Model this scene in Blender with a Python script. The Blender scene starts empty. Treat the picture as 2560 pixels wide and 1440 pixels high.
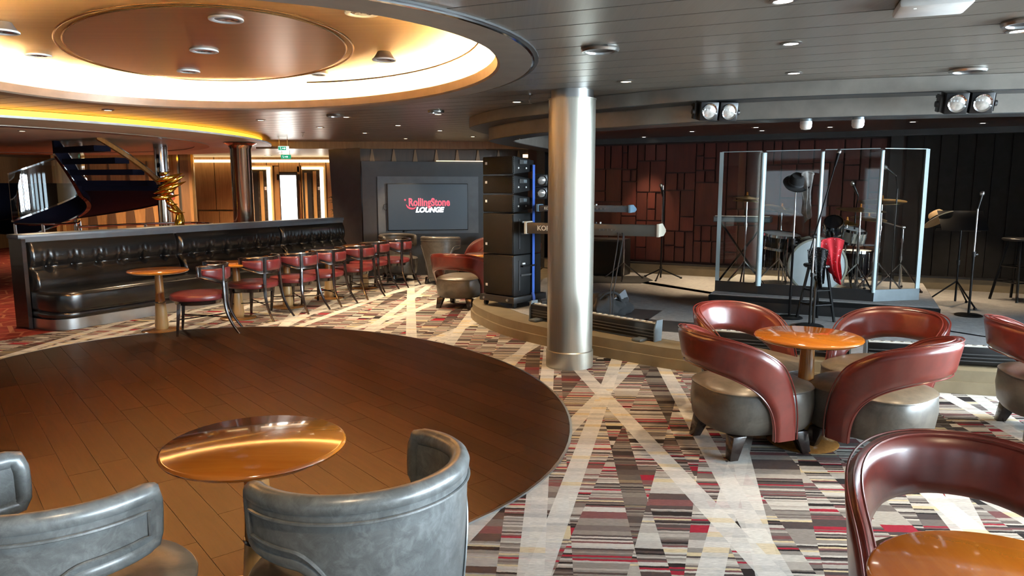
import bpy, bmesh, math, random
from mathutils import Vector, Matrix
random.seed(7)
PI = math.pi
R = math.radians
SC = bpy.context.scene
COL = SC.collection

# ---------------------------------------------------------------- camera
CAM_H = 1.62
PITCH = R(7.907)
cam = bpy.data.objects.new('camera', bpy.data.cameras.new('camera'))
COL.objects.link(cam)
cam.location = (0, 0, CAM_H)
cam.rotation_euler = (PI / 2 - PITCH, 0, 0)
cam.data.sensor_width = 36
cam.data.lens = 36 * 1800 / 2560
cam.data.clip_start = 0.05
cam.data.clip_end = 200
SC.camera = cam
SC.view_settings.view_transform = 'Standard'
SC.view_settings.look = 'None'
SC.view_settings.gamma = 1
SC.view_settings.use_curve_mapping = False
SC.view_settings.exposure = 0.8
SC.cycles.use_denoising = True
SC.cycles.use_light_tree = False
SC.cycles.max_bounces = 5
SC.cycles.diffuse_bounces = 3
SC.cycles.glossy_bounces = 3
SC.cycles.transparent_max_bounces = 10
SC.cycles.adaptive_threshold = 0.04
SC.cycles.caustics_reflective = False
SC.cycles.caustics_refractive = False
SC.cycles.sample_clamp_indirect = 6

# ---------------------------------------------------------------- daylight
world = bpy.data.worlds.new('sky')
SC.world = world
world.use_nodes = True
bg = world.node_tree.nodes['Background']
bg.inputs['Color'].default_value = (0.72, 0.88, 1.0, 1)
bg.inputs['Strength'].default_value = 2.0

def area_light(name, loc, rot, sx, sy, power, color):
    l = bpy.data.lights.new(name, 'AREA')
    l.shape = 'RECTANGLE'; l.size = sx; l.size_y = sy
    l.energy = power; l.color = color
    o = bpy.data.objects.new(name, l); COL.objects.link(o)
    o.location = loc; o.rotation_euler = rot
    return o
DAY = (0.78, 0.91, 1.0)
WIN_R = [(-2.9, 2.0), (-0.4, 2.0), (2.1, 2.0), (4.4, 1.7)]           # windows in the wall at the right: centre y, width
WIN_B = [(-5.5, 2.0), (-2.4, 2.0), (0.8, 2.0), (4.0, 2.0)]          # windows in the wall behind the camera: centre x, width
WALL_RX, WALL_BY = 7.4, -4.6
for cy, w in WIN_R:
    area_light('daylight', (WALL_RX + 0.35, cy, 1.45), (0, PI / 2, 0), 1.5, w, 620, DAY)
for cx, w in WIN_B:
    area_light('daylight', (cx, WALL_BY - 0.35, 1.45), (-PI / 2, 0, 0), w, 1.5, 400, DAY)

sl = bpy.data.lights.new('sun', 'SUN'); sl.energy = 4.0; sl.color = (1.0, 0.95, 0.88); sl.angle = R(0.6)
so_ = bpy.data.objects.new('sun', sl); COL.objects.link(so_); so_.rotation_euler = Vector((-0.90, 0.16, -0.41)).to_track_quat('-Z', 'Y').to_euler()
# ---------------------------------------------------------------- helpers
def ray(px, py):
    a = (px - 1280) / 1800; b = (720 - py) / 1800
    return Vector((a, math.cos(PITCH) + b * math.sin(PITCH), -math.sin(PITCH) + b * math.cos(PITCH)))
def W(px, py, d):
    r = ray(px, py); return Vector((0, 0, CAM_H)) + r * (d / r.y)
def G(px, py, z):
    r = ray(px, py); return Vector((0, 0, CAM_H)) + r * ((z - CAM_H) / r.z)

class MB:
    def __init__(s): s.v = []; s.f = []
    def add(s, vs, fs):
        b = len(s.v); s.v += [tuple(p) for p in vs]; s.f += [tuple(b + i for i in f) for f in fs]; return s
    def box(s, c, size, rot=None):
        x, y, z = (k / 2 for k in size); c = Vector(c)
        vs = [Vector((i * x, j * y, k * z)) for i in (-1, 1) for j in (-1, 1) for k in (-1, 1)]
        if rot is not None:
            m = rot if isinstance(rot, Matrix) else Matrix.Rotation(rot, 3, 'Z')
            vs = [m @ p for p in vs]
        return s.add([p + c for p in vs], [(0, 1, 3, 2), (4, 6, 7, 5), (0, 4, 5, 1), (2, 3, 7, 6), (0, 2, 6, 4), (1, 5, 7, 3)])
    def prism(s, poly, z0, z1):
        n = len(poly)
        vs = [(p[0], p[1], z0) for p in poly] + [(p[0], p[1], z1) for p in poly]
        fs = [tuple(range(n - 1, -1, -1)), tuple(range(n, 2 * n))] + [(i, (i + 1) % n, n + (i + 1) % n, n + i) for i in range(n)]
        return s.add(vs, fs)
    def cyl(s, p0, p1, r0, r1=None, n=12):
        p0 = Vector(p0); p1 = Vector(p1); r1 = r0 if r1 is None else r1
        d = (p1 - p0).normalized(); u = d.orthogonal().normalized(); w = d.cross(u)
        vs = []
        for p, r in ((p0, r0), (p1, r1)):
            vs += [p + (u * math.cos(2 * PI * i / n) + w * math.sin(2 * PI * i / n)) * r for i in range(n)]
        return s.add(vs, [tuple(range(n - 1, -1, -1)), tuple(range(n, 2 * n))] + [(i, (i + 1) % n, n + (i + 1) % n, n + i) for i in range(n)])
    def tube(s, pts, r, n=8, closed=False):
        pts = [Vector(p) for p in pts]; m = len(pts); vs = []; up = None
        for i, p in enumerate(pts):
            if closed: d = pts[(i + 1) % m] - pts[i - 1]
            else: d = pts[min(i + 1, m - 1)] - pts[max(i - 1, 0)]
            d.normalize()
            if up is None: up = d.orthogonal().normalized()
            up = (up - d * up.dot(d)).normalized(); w = d.cross(up)
            ri = r[i] if isinstance(r, (list, tuple)) else r
            vs += [p + (up * math.cos(2 * PI * k / n) + w * math.sin(2 * PI * k / n)) * ri for k in range(n)]
        fs = []
        for i in range(m if closed else m - 1):
            j = (i + 1) % m
            fs += [(i * n + k, i * n + (k + 1) % n, j * n + (k + 1) % n, j * n + k) for k in range(n)]
        if not closed: fs += [tuple(range(n - 1, -1, -1)), tuple(range((m - 1) * n, m * n))]
        return s.add(vs, fs)
    def lathe(s, prof, n=32, c=(0, 0, 0), ax=1.0, ay=1.0, power=2.0, axis=None):
        """profile of (radius, height); radius <= 0 closes to a point; power > 2 squares the plan off"""
        vs = []; fs = []; rings = []
        c = Vector(c); M3 = Vector((0, 0, 1)).rotation_difference(Vector(axis)).to_matrix() if axis is not None else None
        def pt(x, y, z):
            p = Vector((x, y, z)); p = M3 @ p if M3 else p; return p + c
        for r, z in prof:
            if r <= 1e-6: rings.append([len(vs)]); vs.append(pt(0, 0, z)); continue
            ring = []
            for i in range(n):
                a = 2 * PI * i / n; ca, sa = math.cos(a), math.sin(a)
                k = (abs(ca) ** power + abs(sa) ** power) ** (-1 / power)
                ring.append(len(vs)); vs.append(pt(r * ca * k * ax, r * sa * k * ay, z))
            rings.append(ring)
        for a, b in zip(rings, rings[1:]):
            if len(a) == 1 and len(b) == 1: continue
            for i in range(n):
                j = (i + 1) % n
                if len(a) == 1: fs.append((a[0], b[j], b[i]))
                elif len(b) == 1: fs.append((a[i], a[j], b[0]))
                else: fs.append((a[i], a[j], b[j], b[i]))
        return s.add(vs, fs)
    def grid(s, fn, nu, nv, closed_u=False):
        vs = [fn(i / nu, j / nv) for i in range(nu + (0 if closed_u else 1)) for j in range(nv + 1)]
        fs = []; m = nu + (0 if closed_u else 1)
        for i in range(nu):
            k = (i + 1) % m
            fs += [(i * (nv + 1) + j, k * (nv + 1) + j, k * (nv + 1) + j + 1, i * (nv + 1) + j + 1) for j in range(nv)]
        return s.add(vs, fs)
    def build(s, name, mat, parent=None, smooth=40, bevel=0, seg=2, fix=True):
        me = bpy.data.meshes.new(name); me.from_pydata(s.v, [], s.f)
        if fix or bevel:
            bm = bmesh.new(); bm.from_mesh(me)
            bmesh.ops.remove_doubles(bm, verts=bm.verts, dist=1e-5)
            bmesh.ops.recalc_face_normals(bm, faces=bm.faces)
            if bevel:
                es = [e for e in bm.edges if len(e.link_faces) == 2 and e.calc_face_angle(0) > 0.6]
                bmesh.ops.bevel(bm, geom=es, offset=bevel, segments=seg, affect='EDGES', profile=0.5, clamp_overlap=True)
            bm.to_mesh(me); bm.free()
        me.materials.append(MAT[mat] if isinstance(mat, str) else mat)
        if smooth:
            me.polygons.foreach_set('use_smooth', [True] * len(me.polygons))
            me.set_sharp_from_angle(angle=R(smooth))
        me.update()
        o = bpy.data.objects.new(name, me); COL.objects.link(o)
        if parent: o.parent = parent
        return o

def tag(o, label=None, cat=None, group=None, kind=None):
    if label: o['label'] = label
    if cat: o['category'] = cat
    if group: o['group'] = group
    if kind: o['kind'] = kind
    return o
def empty(name, loc, rz=0, label=None, cat=None, group=None):
    o = bpy.data.objects.new(name, None); COL.objects.link(o)
    o.location = loc; o.rotation_euler = (0, 0, rz); o.empty_display_size = 0.1
    return tag(o, label, cat, group)
def struct(o, label, cat): return tag(o, label, cat, kind='structure')
KIDS = {}
def copy_tree(o, loc=None, rz=None, label=None, group=None, parent=None):
    c = o.copy(); COL.objects.link(c)
    if parent: c.parent = parent
    for ch in list(o.children): copy_tree(ch, parent=c)
    if loc is not None: c.location = loc
    if rz is not None: c.rotation_euler = (0, 0, rz)
    if label: c['label'] = label
    if group: c['group'] = group
    return c
def text(name, body, size, mat, parent, loc, rot, extrude=0.002, shear=0, bold=0, align='CENTER', sx=1.0, spacing=1.0):
    cu = bpy.data.curves.new(name, 'FONT'); cu.body = body; cu.size = size; cu.extrude = extrude
    cu.shear = shear; cu.offset = bold; cu.align_x = align; cu.align_y = 'CENTER'; cu.space_character = spacing
    cu.materials.append(MAT[mat])
    tmp = bpy.data.objects.new('tmp_text', cu); COL.objects.link(tmp); bpy.context.view_layer.update()
    me = bpy.data.meshes.new_from_object(tmp.evaluated_get(bpy.context.evaluated_depsgraph_get())); bpy.data.objects.remove(tmp)
    o = bpy.data.objects.new(name, me); COL.objects.link(o); o.parent = parent
    o.location = loc; o.rotation_euler = rot; o.scale = (sx, 1, 1)
    return o
def clip(poly, clipper):
    """Sutherland-Hodgman, both counter-clockwise, clipper convex"""
    out = list(poly)
    for i in range(len(clipper)):
        a = clipper[i]; b = clipper[(i + 1) % len(clipper)]; inp = out; out = []
        if not inp: return []
        def side(p): return (b[0] - a[0]) * (p[1] - a[1]) - (b[1] - a[1]) * (p[0] - a[0])
        for k in range(len(inp)):
            p = inp[k]; q = inp[(k + 1) % len(inp)]; sp, sq = side(p), side(q)
            if sp >= 0: out.append(p)
            if (sp >= 0) != (sq >= 0):
                t = sp / (sp - sq); out.append((p[0] + t * (q[0] - p[0]), p[1] + t * (q[1] - p[1])))
    return out
def ellipse(cx, cy, a, b, ph, n=96):
    c, s = math.cos(ph), math.sin(ph)
    return [(cx + a * math.cos(t) * c - b * math.sin(t) * s, cy + a * math.cos(t) * s + b * math.sin(t) * c) for t in (2 * PI * i / n for i in range(n))]
def catmull(pts, n=6):
    P = [Vector(p) for p in pts]; P = [2 * P[0] - P[1]] + P + [2 * P[-1] - P[-2]]; out = []
    for i in range(1, len(P) - 2):
        for k in range(n):
            t = k / n; p0, p1, p2, p3 = P[i - 1:i + 3]
            out.append(0.5 * ((2 * p1) + (p2 - p0) * t + (2 * p0 - 5 * p1 + 4 * p2 - p3) * t * t + (3 * p1 - p0 - 3 * p2 + p3) * t ** 3))
    return out + [P[-2]]
def offset_line(line, d):
    out = []
    for i, p in enumerate(line):
        a = line[max(i - 1, 0)]; b = line[min(i + 1, len(line) - 1)]
        t = Vector((b[0] - a[0], b[1] - a[1])).normalized()
        out.append((p[0] - t.y * d, p[1] + t.x * d))
    return out

# ---------------------------------------------------------------- materials
MAT = {}
class NT:
    def __init__(s, name):
        s.m = bpy.data.materials.new(name); s.m.use_nodes = True; s.t = s.m.node_tree
        s.b = s.t.nodes['Principled BSDF']; MAT[name] = s.m
    def n(s, typ, **kw):
        o = s.t.nodes.new(typ)
        for k, v in kw.items(): setattr(o, k, v)
        return o
    def l(s, a, b): s.t.links.new(a, b)
    def set(s, node, key, v):
        i = node.inputs[key]
        if hasattr(v, 'is_linked') or isinstance(v, bpy.types.NodeSocket): s.l(v, i)
        else: i.default_value = v
    def m2(s, op, a, b=None, c=None):
        o = s.n('ShaderNodeMath', operation=op); s.set(o, 0, a)
        if b is not None: s.set(o, 1, b)
        if c is not None: s.set(o, 2, c)
        return o.outputs[0]
    def pos(s): return s.n('ShaderNodeNewGeometry').outputs['Position']
    def obj(s): return s.n('ShaderNodeTexCoord').outputs['Object']
    def sep(s, v):
        o = s.n('ShaderNodeSeparateXYZ'); s.l(v, o.inputs[0]); return o.outputs
    def comb(s, x, y, z):
        o = s.n('ShaderNodeCombineXYZ'); s.set(o, 0, x); s.set(o, 1, y); s.set(o, 2, z); return o.outputs[0]
    def mapping(s, v, scale=(1, 1, 1), rot=(0, 0, 0), loc=(0, 0, 0)):
        o = s.n('ShaderNodeMapping'); s.l(v, o.inputs[0])
        o.inputs['Scale'].default_value = scale; o.inputs['Rotation'].default_value = rot; o.inputs['Location'].default_value = loc
        return o.outputs[0]
    def noise(s, v, scale=5, detail=4, rough=0.55, dist=0.0):
        o = s.n('ShaderNodeTexNoise'); s.l(v, o.inputs['Vector'])
        o.inputs['Scale'].default_value = scale; o.inputs['Detail'].default_value = detail
        o.inputs['Roughness'].default_value = rough; o.inputs['Distortion'].default_value = dist
        return o.outputs['Fac']
    def white(s, v, dim='3D'):
        o = s.n('ShaderNodeTexWhiteNoise', noise_dimensions=dim); s.l(v, o.inputs['W' if dim == '1D' else 'Vector']); return o.outputs['Value']
    def ramp(s, f, stops, interp='LINEAR'):
        o = s.n('ShaderNodeValToRGB'); s.l(f, o.inputs[0]); cr = o.color_ramp; cr.interpolation = interp
        while len(cr.elements) < len(stops): cr.elements.new(0.5)
        for e, (p, c) in zip(cr.elements, stops): e.position = p; e.color = (*c, 1)
        return o.outputs[0]
    def mix(s, f, a, b, blend='MIX'):
        o = s.n('ShaderNodeMix', data_type='RGBA', blend_type=blend); s.set(o, 0, f)
        for k, v in ((6, a), (7, b)):
            if isinstance(v, tuple): o.inputs[k].default_value = (*v, 1) if len(v) == 3 else v
            else: s.l(v, o.inputs[k])
        return o.outputs[2]
    def bump(s, h, strength=0.2, dist=0.01):
        o = s.n('ShaderNodeBump'); s.l(h, o.inputs['Height']); o.inputs['Strength'].default_value = strength; o.inputs['Distance'].default_value = dist
        s.l(o.outputs[0], s.b.inputs['Normal']); return o
    def base(s, c):
        if isinstance(c, tuple): s.b.inputs['Base Color'].default_value = (*c, 1)
        else: s.l(c, s.b.inputs['Base Color'])
    def p(s, **kw):
        names = dict(rough='Roughness', metal='Metallic', coat='Coat Weight', coatr='Coat Roughness', spec='Specular IOR Level', trans='Transmission Weight', ior='IOR', alpha='Alpha', sheen='Sheen Weight', aniso='Anisotropic', anrot='Anisotropic Rotation')
        for k, v in kw.items():
            i = s.b.inputs[names[k]]
            if isinstance(v, (int, float)): i.default_value = v
            else: s.l(v, i)
        return s

def plain(name, c, rough=0.5, metal=0.0, var=0.12, vs=6.0, bump=0.0, bscale=60, **kw):
    """one colour with a faint procedural mottling"""
    t = NT(name); f = t.noise(t.obj(), vs, 4)
    lo = tuple(k * (1 - var) for k in c); hi = tuple(min(1, k * (1 + var)) for k in c)
    t.base(t.ramp(f, [(0.3, lo), (0.7, hi)])); t.p(rough=rough, metal=metal, **kw)
    if bump: t.bump(t.noise(t.obj(), bscale, 3), bump, 0.003)
    return t
def emit(name, c, strength):
    t = NT(name); t.base((0.02, 0.02, 0.02)); t.b.inputs['Emission Color'].default_value = (*c, 1); t.b.inputs['Emission Strength'].default_value = strength
    return t
def wood(name, lo, hi, scale=(3, 40, 40), rough=0.35, coat=0.0, rnd=0.0, coord='obj', **kw):
    t = NT(name); v = t.obj() if coord == 'obj' else t.pos()
    f = t.noise(t.mapping(v, scale), 1.6, 5, 0.6, 0.6)
    c = t.ramp(f, [(0.25, lo), (0.75, hi)])
    if rnd:
        oi = t.n('ShaderNodeObjectInfo').outputs['Random']
        k = t.m2('ADD', t.m2('MULTIPLY', oi, rnd), 1 - rnd / 2)
        c = t.mix(1.0, c, t.comb(k, k, k), 'MULTIPLY')
    t.base(c); t.p(rough=rough, coat=coat, coatr=0.06, **kw); return t

# carpet: random cross stripes in long bands, light bands laid over them at angles (a woven print)
t = NT('carpet')
x, y, _ = t.sep(t.pos())
def lin(ax, ay, c=0.0): return t.m2('ADD', t.m2('ADD', t.m2('MULTIPLY', x, ax), t.m2('MULTIPLY', y, ay)), c)
PAL = [(0.0, (0.016, 0.013, 0.014)), (0.10, (0.055, 0.045, 0.046)), (0.20, (0.13, 0.115, 0.108)), (0.32, (0.21, 0.195, 0.18)), (0.45, (0.33, 0.31, 0.28)),
       (0.60, (0.46, 0.44, 0.40)), (0.72, (0.50, 0.42, 0.27)), (0.775, (0.26, 0.016, 0.032)), (0.835, (0.14, 0.062, 0.065)), (0.92, (0.40, 0.38, 0.35))]
def bands(width, ang, seed):
    u = lin(math.cos(ang) / width, math.sin(ang) / width, seed)
    # wobble the band widths a little
    return t.m2('FLOOR', t.m2('ADD', u, t.m2('MULTIPLY', t.m2('SINE', t.m2('MULTIPLY', u, 2.3)), 0.30)))
b1 = bands(0.21, R(-3), 3.3); b2 = bands(0.36, R(-17), 9.1)
bid = t.m2('ADD', t.m2('MULTIPLY', b1, 7.13), t.m2('MULTIPLY', b2, 13.7))
jit = t.m2('SUBTRACT', t.noise(t.mapping(t.pos(), (26, 7, 1)), 1.0, 4, 0.7), 0.5)
def stripes(h, seed):
    v = t.m2('ADD', t.m2('ADD', lin(0.06 / h, 1 / h), t.m2('MULTIPLY', jit, 0.012 / h)), t.m2('MULTIPLY', t.white(t.m2('ADD', bid, seed), '1D'), 17.0))
    fl = t.m2('FLOOR', v)
    return t.white(t.comb(fl, bid, seed))
s_big = stripes(0.075, 1.7); s_small = stripes(0.016, 5.9)
pick = t.m2('GREATER_THAN', stripes(0.13, 11.3), 0.36)
val = t.m2('ADD', t.m2('MULTIPLY', s_big, t.m2('SUBTRACT', 1.0, pick)), t.m2('MULTIPLY', s_small, pick))
col = t.ramp(val, PAL, 'CONSTANT')
fib = t.noise(t.mapping(t.pos(), (30, 160, 1)), 1.0, 3, 0.6)
# some bands run dark (charcoal), some light
dk = t.m2('GREATER_THAN', t.white(t.m2('ADD', bid, 0.37), '1D'), 0.86)
col = t.mix(t.m2('MULTIPLY', dk, 0.70), col, (0.022, 0.018, 0.019))
for ang, width, duty, seed in ((R(-22), 1.12, 0.10, 0.31), (R(-13), 0.95, 0.115, 0.62), (R(-4), 1.05, 0.11, 0.17), (R(8), 1.50, 0.08, 0.05)):
    u = lin(math.cos(ang) / width, math.sin(ang) / width, seed)
    msk = t.m2('LESS_THAN', t.m2('FRACT', u), duty)
    k = t.m2('FLOOR', u)
    # within a light band: pale blocks, some cream
    fl = t.m2('FLOOR', lin(0.06 / 0.05, 1 / 0.05, 0.2))
    w = t.white(t.comb(fl, k, seed + 2))
    pale = t.ramp(w, [(0.0, (0.47, 0.46, 0.44)), (0.3, (0.56, 0.545, 0.51)), (0.62, (0.62, 0.60, 0.55)), (0.9, (0.60, 0.50, 0.33))], 'CONSTANT')
    col = t.mix(t.m2('MULTIPLY', msk, 0.84), col, pale)
col = t.mix(1.0, col, t.ramp(fib, [(0.25, (0.72, 0.72, 0.72)), (0.7, (1.12, 1.12, 1.12))]), 'MULTIPLY')
t.base(col); t.p(rough=0.95, spec=0.1); t.bump(fib, 0.35, 0.004)

t = NT('red_carpet')
v = t.n('ShaderNodeTexVoronoi', feature='DISTANCE_TO_EDGE'); t.l(t.pos(), v.inputs['Vector']); v.inputs['Scale'].default_value = 2.6
vein = t.m2('LESS_THAN', v.outputs['Distance'], 0.03)
c = t.ramp(t.noise(t.pos(), 5, 4), [(0.3, (0.09, 0.012, 0.010)), (0.7, (0.20, 0.030, 0.022))])
t.base(t.mix(t.m2('MULTIPLY', vein, 0.6), c, (0.30, 0.13, 0.07))); t.p(rough=0.95, spec=0.1)

t = NT('stage_carpet'); f = t.noise(t.mapping(t.pos(), (9, 9, 9)), 2.0, 6, 0.7)
t.base(t.ramp(f, [(0.3, (0.25, 0.245, 0.245)), (0.7, (0.37, 0.362, 0.36))])); t.p(rough=0.95, spec=0.1); t.bump(t.noise(t.pos(), 220, 2), 0.3, 0.003)

wood('dance_wood', (0.013, 0.0058, 0.0031), (0.027, 0.0122, 0.0064), (2.0, 30, 30), 0.38, 0.0, rnd=0.6, spec=0.4, ior=1.16)
wood('veneer', (0.22, 0.105, 0.040), (0.36, 0.19, 0.075), (14, 14, 1.2), 0.35, 0.25)
wood('veneer_dark', (0.060, 0.030, 0.016), (0.10, 0.052, 0.028), (14, 14, 1.2), 0.4, 0.2)
wood('red_panel', (0.045, 0.0075, 0.0055), (0.085, 0.0155, 0.0105), (10, 10, 1.5), 0.5, 0.05, rnd=0.5)
wood('red_gap', (0.020, 0.006, 0.005), (0.035, 0.010, 0.008), (10, 10, 1.5), 0.6)
wood('lacquer', (0.55, 0.155, 0.012), (0.68, 0.225, 0.024), (2, 14, 14), 0.14, 1.0)
MAT['lacquer'].node_tree.nodes['Principled BSDF'].inputs['Coat IOR'].default_value = 1.8
wood('lacquer_dark', (0.24, 0.10, 0.026), (0.36, 0.165, 0.045), (14, 14, 2), 0.18, 0.6)
wood('pale_wood', (0.40, 0.235, 0.085), (0.55, 0.345, 0.14), (14, 14, 2), 0.28, 0.4)
wood('espresso', (0.010, 0.006, 0.005), (0.024, 0.013, 0.010), (14, 14, 2), 0.25, 0.4)
def leather(name, c, vein, rough=0.33, amt=0.5, vscale=7.0, fine=0.10, coat=0.25):
    t = NT(name)
    f = t.noise(t.obj(), vscale, 8, 0.68, 1.4); g = t.noise(t.obj(), vscale * 1.7, 9, 0.72, 0.7)
    a = t.ramp(f, [(0.30, tuple(k * 0.62 for k in c)), (0.55, c), (0.78, tuple(k * 1.25 for k in c))])
    msk = t.ramp(g, [(0.47, (0, 0, 0)), (0.68, (amt, amt, amt))])
    t.base(t.mix(msk, a, vein)); t.p(rough=rough, coat=coat, coatr=0.22, spec=0.5)
    t.bump(t.noise(t.obj(), 260, 3), fine, 0.002)
leather('grey_leather', (0.098, 0.104, 0.105), (0.20, 0.21, 0.21), 0.36, 0.55, 12.0)
leather('olive_leather', (0.088, 0.076, 0.062), (0.15, 0.13, 0.105), 0.38, 0.4, 6.0)
leather('taupe_leather', (0.155, 0.122, 0.085), (0.24, 0.195, 0.14), 0.38, 0.4, 6.0)
leather('red_leather', (0.150, 0.021, 0.014), (0.185, 0.032, 0.022), 0.30, 0.4, 4.0, 0.06, 0.4)
leather('seat_red', (0.165, 0.024, 0.025), (0.20, 0.036, 0.035), 0.32, 0.4, 5.0, 0.06, 0.3)
leather('black_leather', (0.0095, 0.0078, 0.0068), (0.018, 0.015, 0.0125), 0.24, 0.4, 4.0, 0.06, 0.5)

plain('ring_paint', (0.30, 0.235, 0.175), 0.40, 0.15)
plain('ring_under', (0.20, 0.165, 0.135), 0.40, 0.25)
plain('fascia_paint', (0.235, 0.215, 0.19), 0.40, 0.25)
plain('tan_trim', (0.25, 0.20, 0.125), 0.45, 0.1)
plain('canopy_paint', (0.33, 0.225, 0.135), 0.45)
plain('reveal', (0.02, 0.02, 0.02), 0.6)
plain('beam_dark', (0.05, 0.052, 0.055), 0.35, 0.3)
wood('stage_ceiling', (0.045, 0.020, 0.014), (0.085, 0.038, 0.026), (2, 30, 2), 0.3, 0.2)
t = NT('ceiling_metal'); f = t.noise(t.mapping(t.pos(), (90, 1.2, 1), (0, 0, R(-67))), 1.0, 3)
t.base(t.ramp(f, [(0.3, (0.235, 0.212, 0.180)), (0.7, (0.275, 0.248, 0.212))])); t.p(rough=0.30, metal=0.5)
t = NT('recess_metal'); f = t.noise(t.mapping(t.pos(), (1.5, 70, 1), (0, 0, R(20))), 1.0, 4)
t.base(t.ramp(f, [(0.3, (0.50, 0.30, 0.145)), (0.7, (0.60, 0.38, 0.19))])); t.p(rough=0.40, metal=0.55)
t = NT('disc_metal'); f = t.noise(t.mapping(t.pos(), (1.5, 70, 1), (0, 0, R(20))), 1.0, 4)
t.base(t.ramp(f, [(0.3, (0.40, 0.235, 0.11)), (0.7, (0.48, 0.29, 0.14))])); t.p(rough=0.30, metal=0.88)
plain('brass_line', (0.62, 0.42, 0.20), 0.25, 0.9)
t = NT('column_metal'); f = t.noise(t.mapping(t.obj(), (260, 260, 2)), 1.0, 3)
t.base(t.ramp(f, [(0.3, (0.58, 0.56, 0.48)), (0.7, (0.66, 0.64, 0.56))])); t.p(rough=0.36, metal=0.95)
plain('chrome', (0.72, 0.73, 0.75), 0.08, 1.0, 0.04)
plain('bronze_mirror', (0.60, 0.49, 0.38), 0.16, 1.0, 0.05)
plain('steel', (0.50, 0.50, 0.49), 0.28, 1.0, 0.08)
plain('gold', (0.85, 0.50, 0.07), 0.12, 1.0, 0.06)
plain('cymbal', (0.66, 0.47, 0.20), 0.28, 1.0, 0.12, 3)
plain('white_paint', (0.78, 0.76, 0.72), 0.45)
plain('white_trim', (0.72, 0.72, 0.70), 0.3)
plain('black_plastic', (0.014, 0.014, 0.015), 0.42, 0, 0.15, 8, 0.15, 200)
plain('speaker_black', (0.0085, 0.009, 0.0098), 0.42, 0, 0.15, 12, 0.3, 300, spec=0.25)
plain('dark_grey', (0.055, 0.058, 0.062), 0.40, 0.1)
plain('grille', (0.006, 0.006, 0.006), 0.6, 0, 0.3, 120, 0.6, 500, spec=0.2)
plain('black_metal', (0.012, 0.012, 0.013), 0.3, 0.5)
plain('black_cloth', (0.012, 0.012, 0.013), 0.9, 0, 0.3, 10, 0.4, 120)
plain('tv_wall', (0.035, 0.036, 0.040), 0.38, 0.1)
plain('tv_niche', (0.020, 0.021, 0.023), 0.5)
plain('slate', (0.11, 0.118, 0.13), 0.35, 0.1)
plain('drum_head', (0.90, 0.92, 0.93), 0.45, 0, 0.03)
plain('drum_black', (0.012, 0.012, 0.014), 0.12, 0, 0.1, 6)
plain('hoop_cream', (0.50, 0.46, 0.36), 0.3)
plain('stick_wood', (0.62, 0.42, 0.17), 0.45)
plain('blue_strap', (0.03, 0.10, 0.42), 0.6)
plain('key_grey', (0.055, 0.050, 0.042), 0.4, 0.2)
plain('cream_plastic', (0.52, 0.47, 0.38), 0.4)
plain('slate_blue', (0.12, 0.20, 0.27), 0.4)
plain('led_strip', (0.82, 0.80, 0.72), 0.25)
plain('bracket_grey', (0.16, 0.19, 0.21), 0.35, 0.4)
plain('marble_dark', (0.05, 0.04, 0.03), 0.2, 0, 0.6, 12)
plain('navy', (0.008, 0.0078, 0.016), 0.7, ior=1.12)
wood('veneer_mid', (0.12, 0.062, 0.03), (0.19, 0.10, 0.05), (14, 14, 1.2), 0.4, 0.2)
plain('green_leaf', (0.10, 0.15, 0.035), 0.5, 0, 0.3, 8)
plain('pot_cream', (0.62, 0.55, 0.36), 0.5)
plain('straw', (0.42, 0.31, 0.18), 0.8)
t = NT('bandana_red'); f = t.noise(t.obj(), 30, 5, 0.6, 2.0); g = t.n('ShaderNodeTexVoronoi'); t.l(t.obj(), g.inputs['Vector']); g.inputs['Scale'].default_value = 26
msk = t.m2('MULTIPLY', t.m2('GREATER_THAN', f, 0.60), t.m2('LESS_THAN', g.outputs['Distance'], 0.42))
t.base(t.mix(msk, (0.42, 0.008, 0.018), (0.72, 0.55, 0.55))); t.p(rough=0.85)
t = NT('bandana_black'); f = t.noise(t.obj(), 26, 5, 0.6, 2.0)
t.base(t.ramp(f, [(0.56, (0.012, 0.012, 0.014)), (0.62, (0.28, 0.28, 0.28))])); t.p(rough=0.85)
plain('scarf_grey', (0.20, 0.19, 0.18), 0.85, 0, 0.5, 14)
t = NT('smoked_glass'); t.base((0.9, 0.95, 0.95)); t.p(rough=0.02, spec=0.6)
def clear(name, tint, gloss, rough=0.02):
    m = bpy.data.materials.new(name); m.use_nodes = True; nt = m.node_tree; nt.nodes.clear(); MAT[name] = m
    o = nt.nodes.new('ShaderNodeOutputMaterial'); tr = nt.nodes.new('ShaderNodeBsdfTransparent'); gl = nt.nodes.new('ShaderNodeBsdfGlossy')
    mx = nt.nodes.new('ShaderNodeMixShader'); lw = nt.nodes.new('ShaderNodeLayerWeight'); mr = nt.nodes.new('ShaderNodeMapRange')
    no = nt.nodes.new('ShaderNodeTexNoise'); no.inputs['Scale'].default_value = 3.0
    tr.inputs[0].default_value = (*tint, 1); gl.inputs['Roughness'].default_value = rough
    lw.inputs['Blend'].default_value = 0.35
    mr.inputs['From Min'].default_value = 0; mr.inputs['From Max'].default_value = 1; mr.inputs['To Min'].default_value = gloss; mr.inputs['To Max'].default_value = 0.85
    bp = nt.nodes.new('ShaderNodeBump'); bp.inputs['Strength'].default_value = 0.02
    nt.links.new(no.outputs['Fac'], bp.inputs['Height']); nt.links.new(bp.outputs[0], gl.inputs['Normal'])
    nt.links.new(lw.outputs['Facing'], mr.inputs['Value']); nt.links.new(mr.outputs[0], mx.inputs[0])
    nt.links.new(tr.outputs[0], mx.inputs[1]); nt.links.new(gl.outputs[0], mx.inputs[2]); nt.links.new(mx.outputs[0], o.inputs[0])
clear('acrylic', (0.95, 0.97, 0.97), 0.03)
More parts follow.
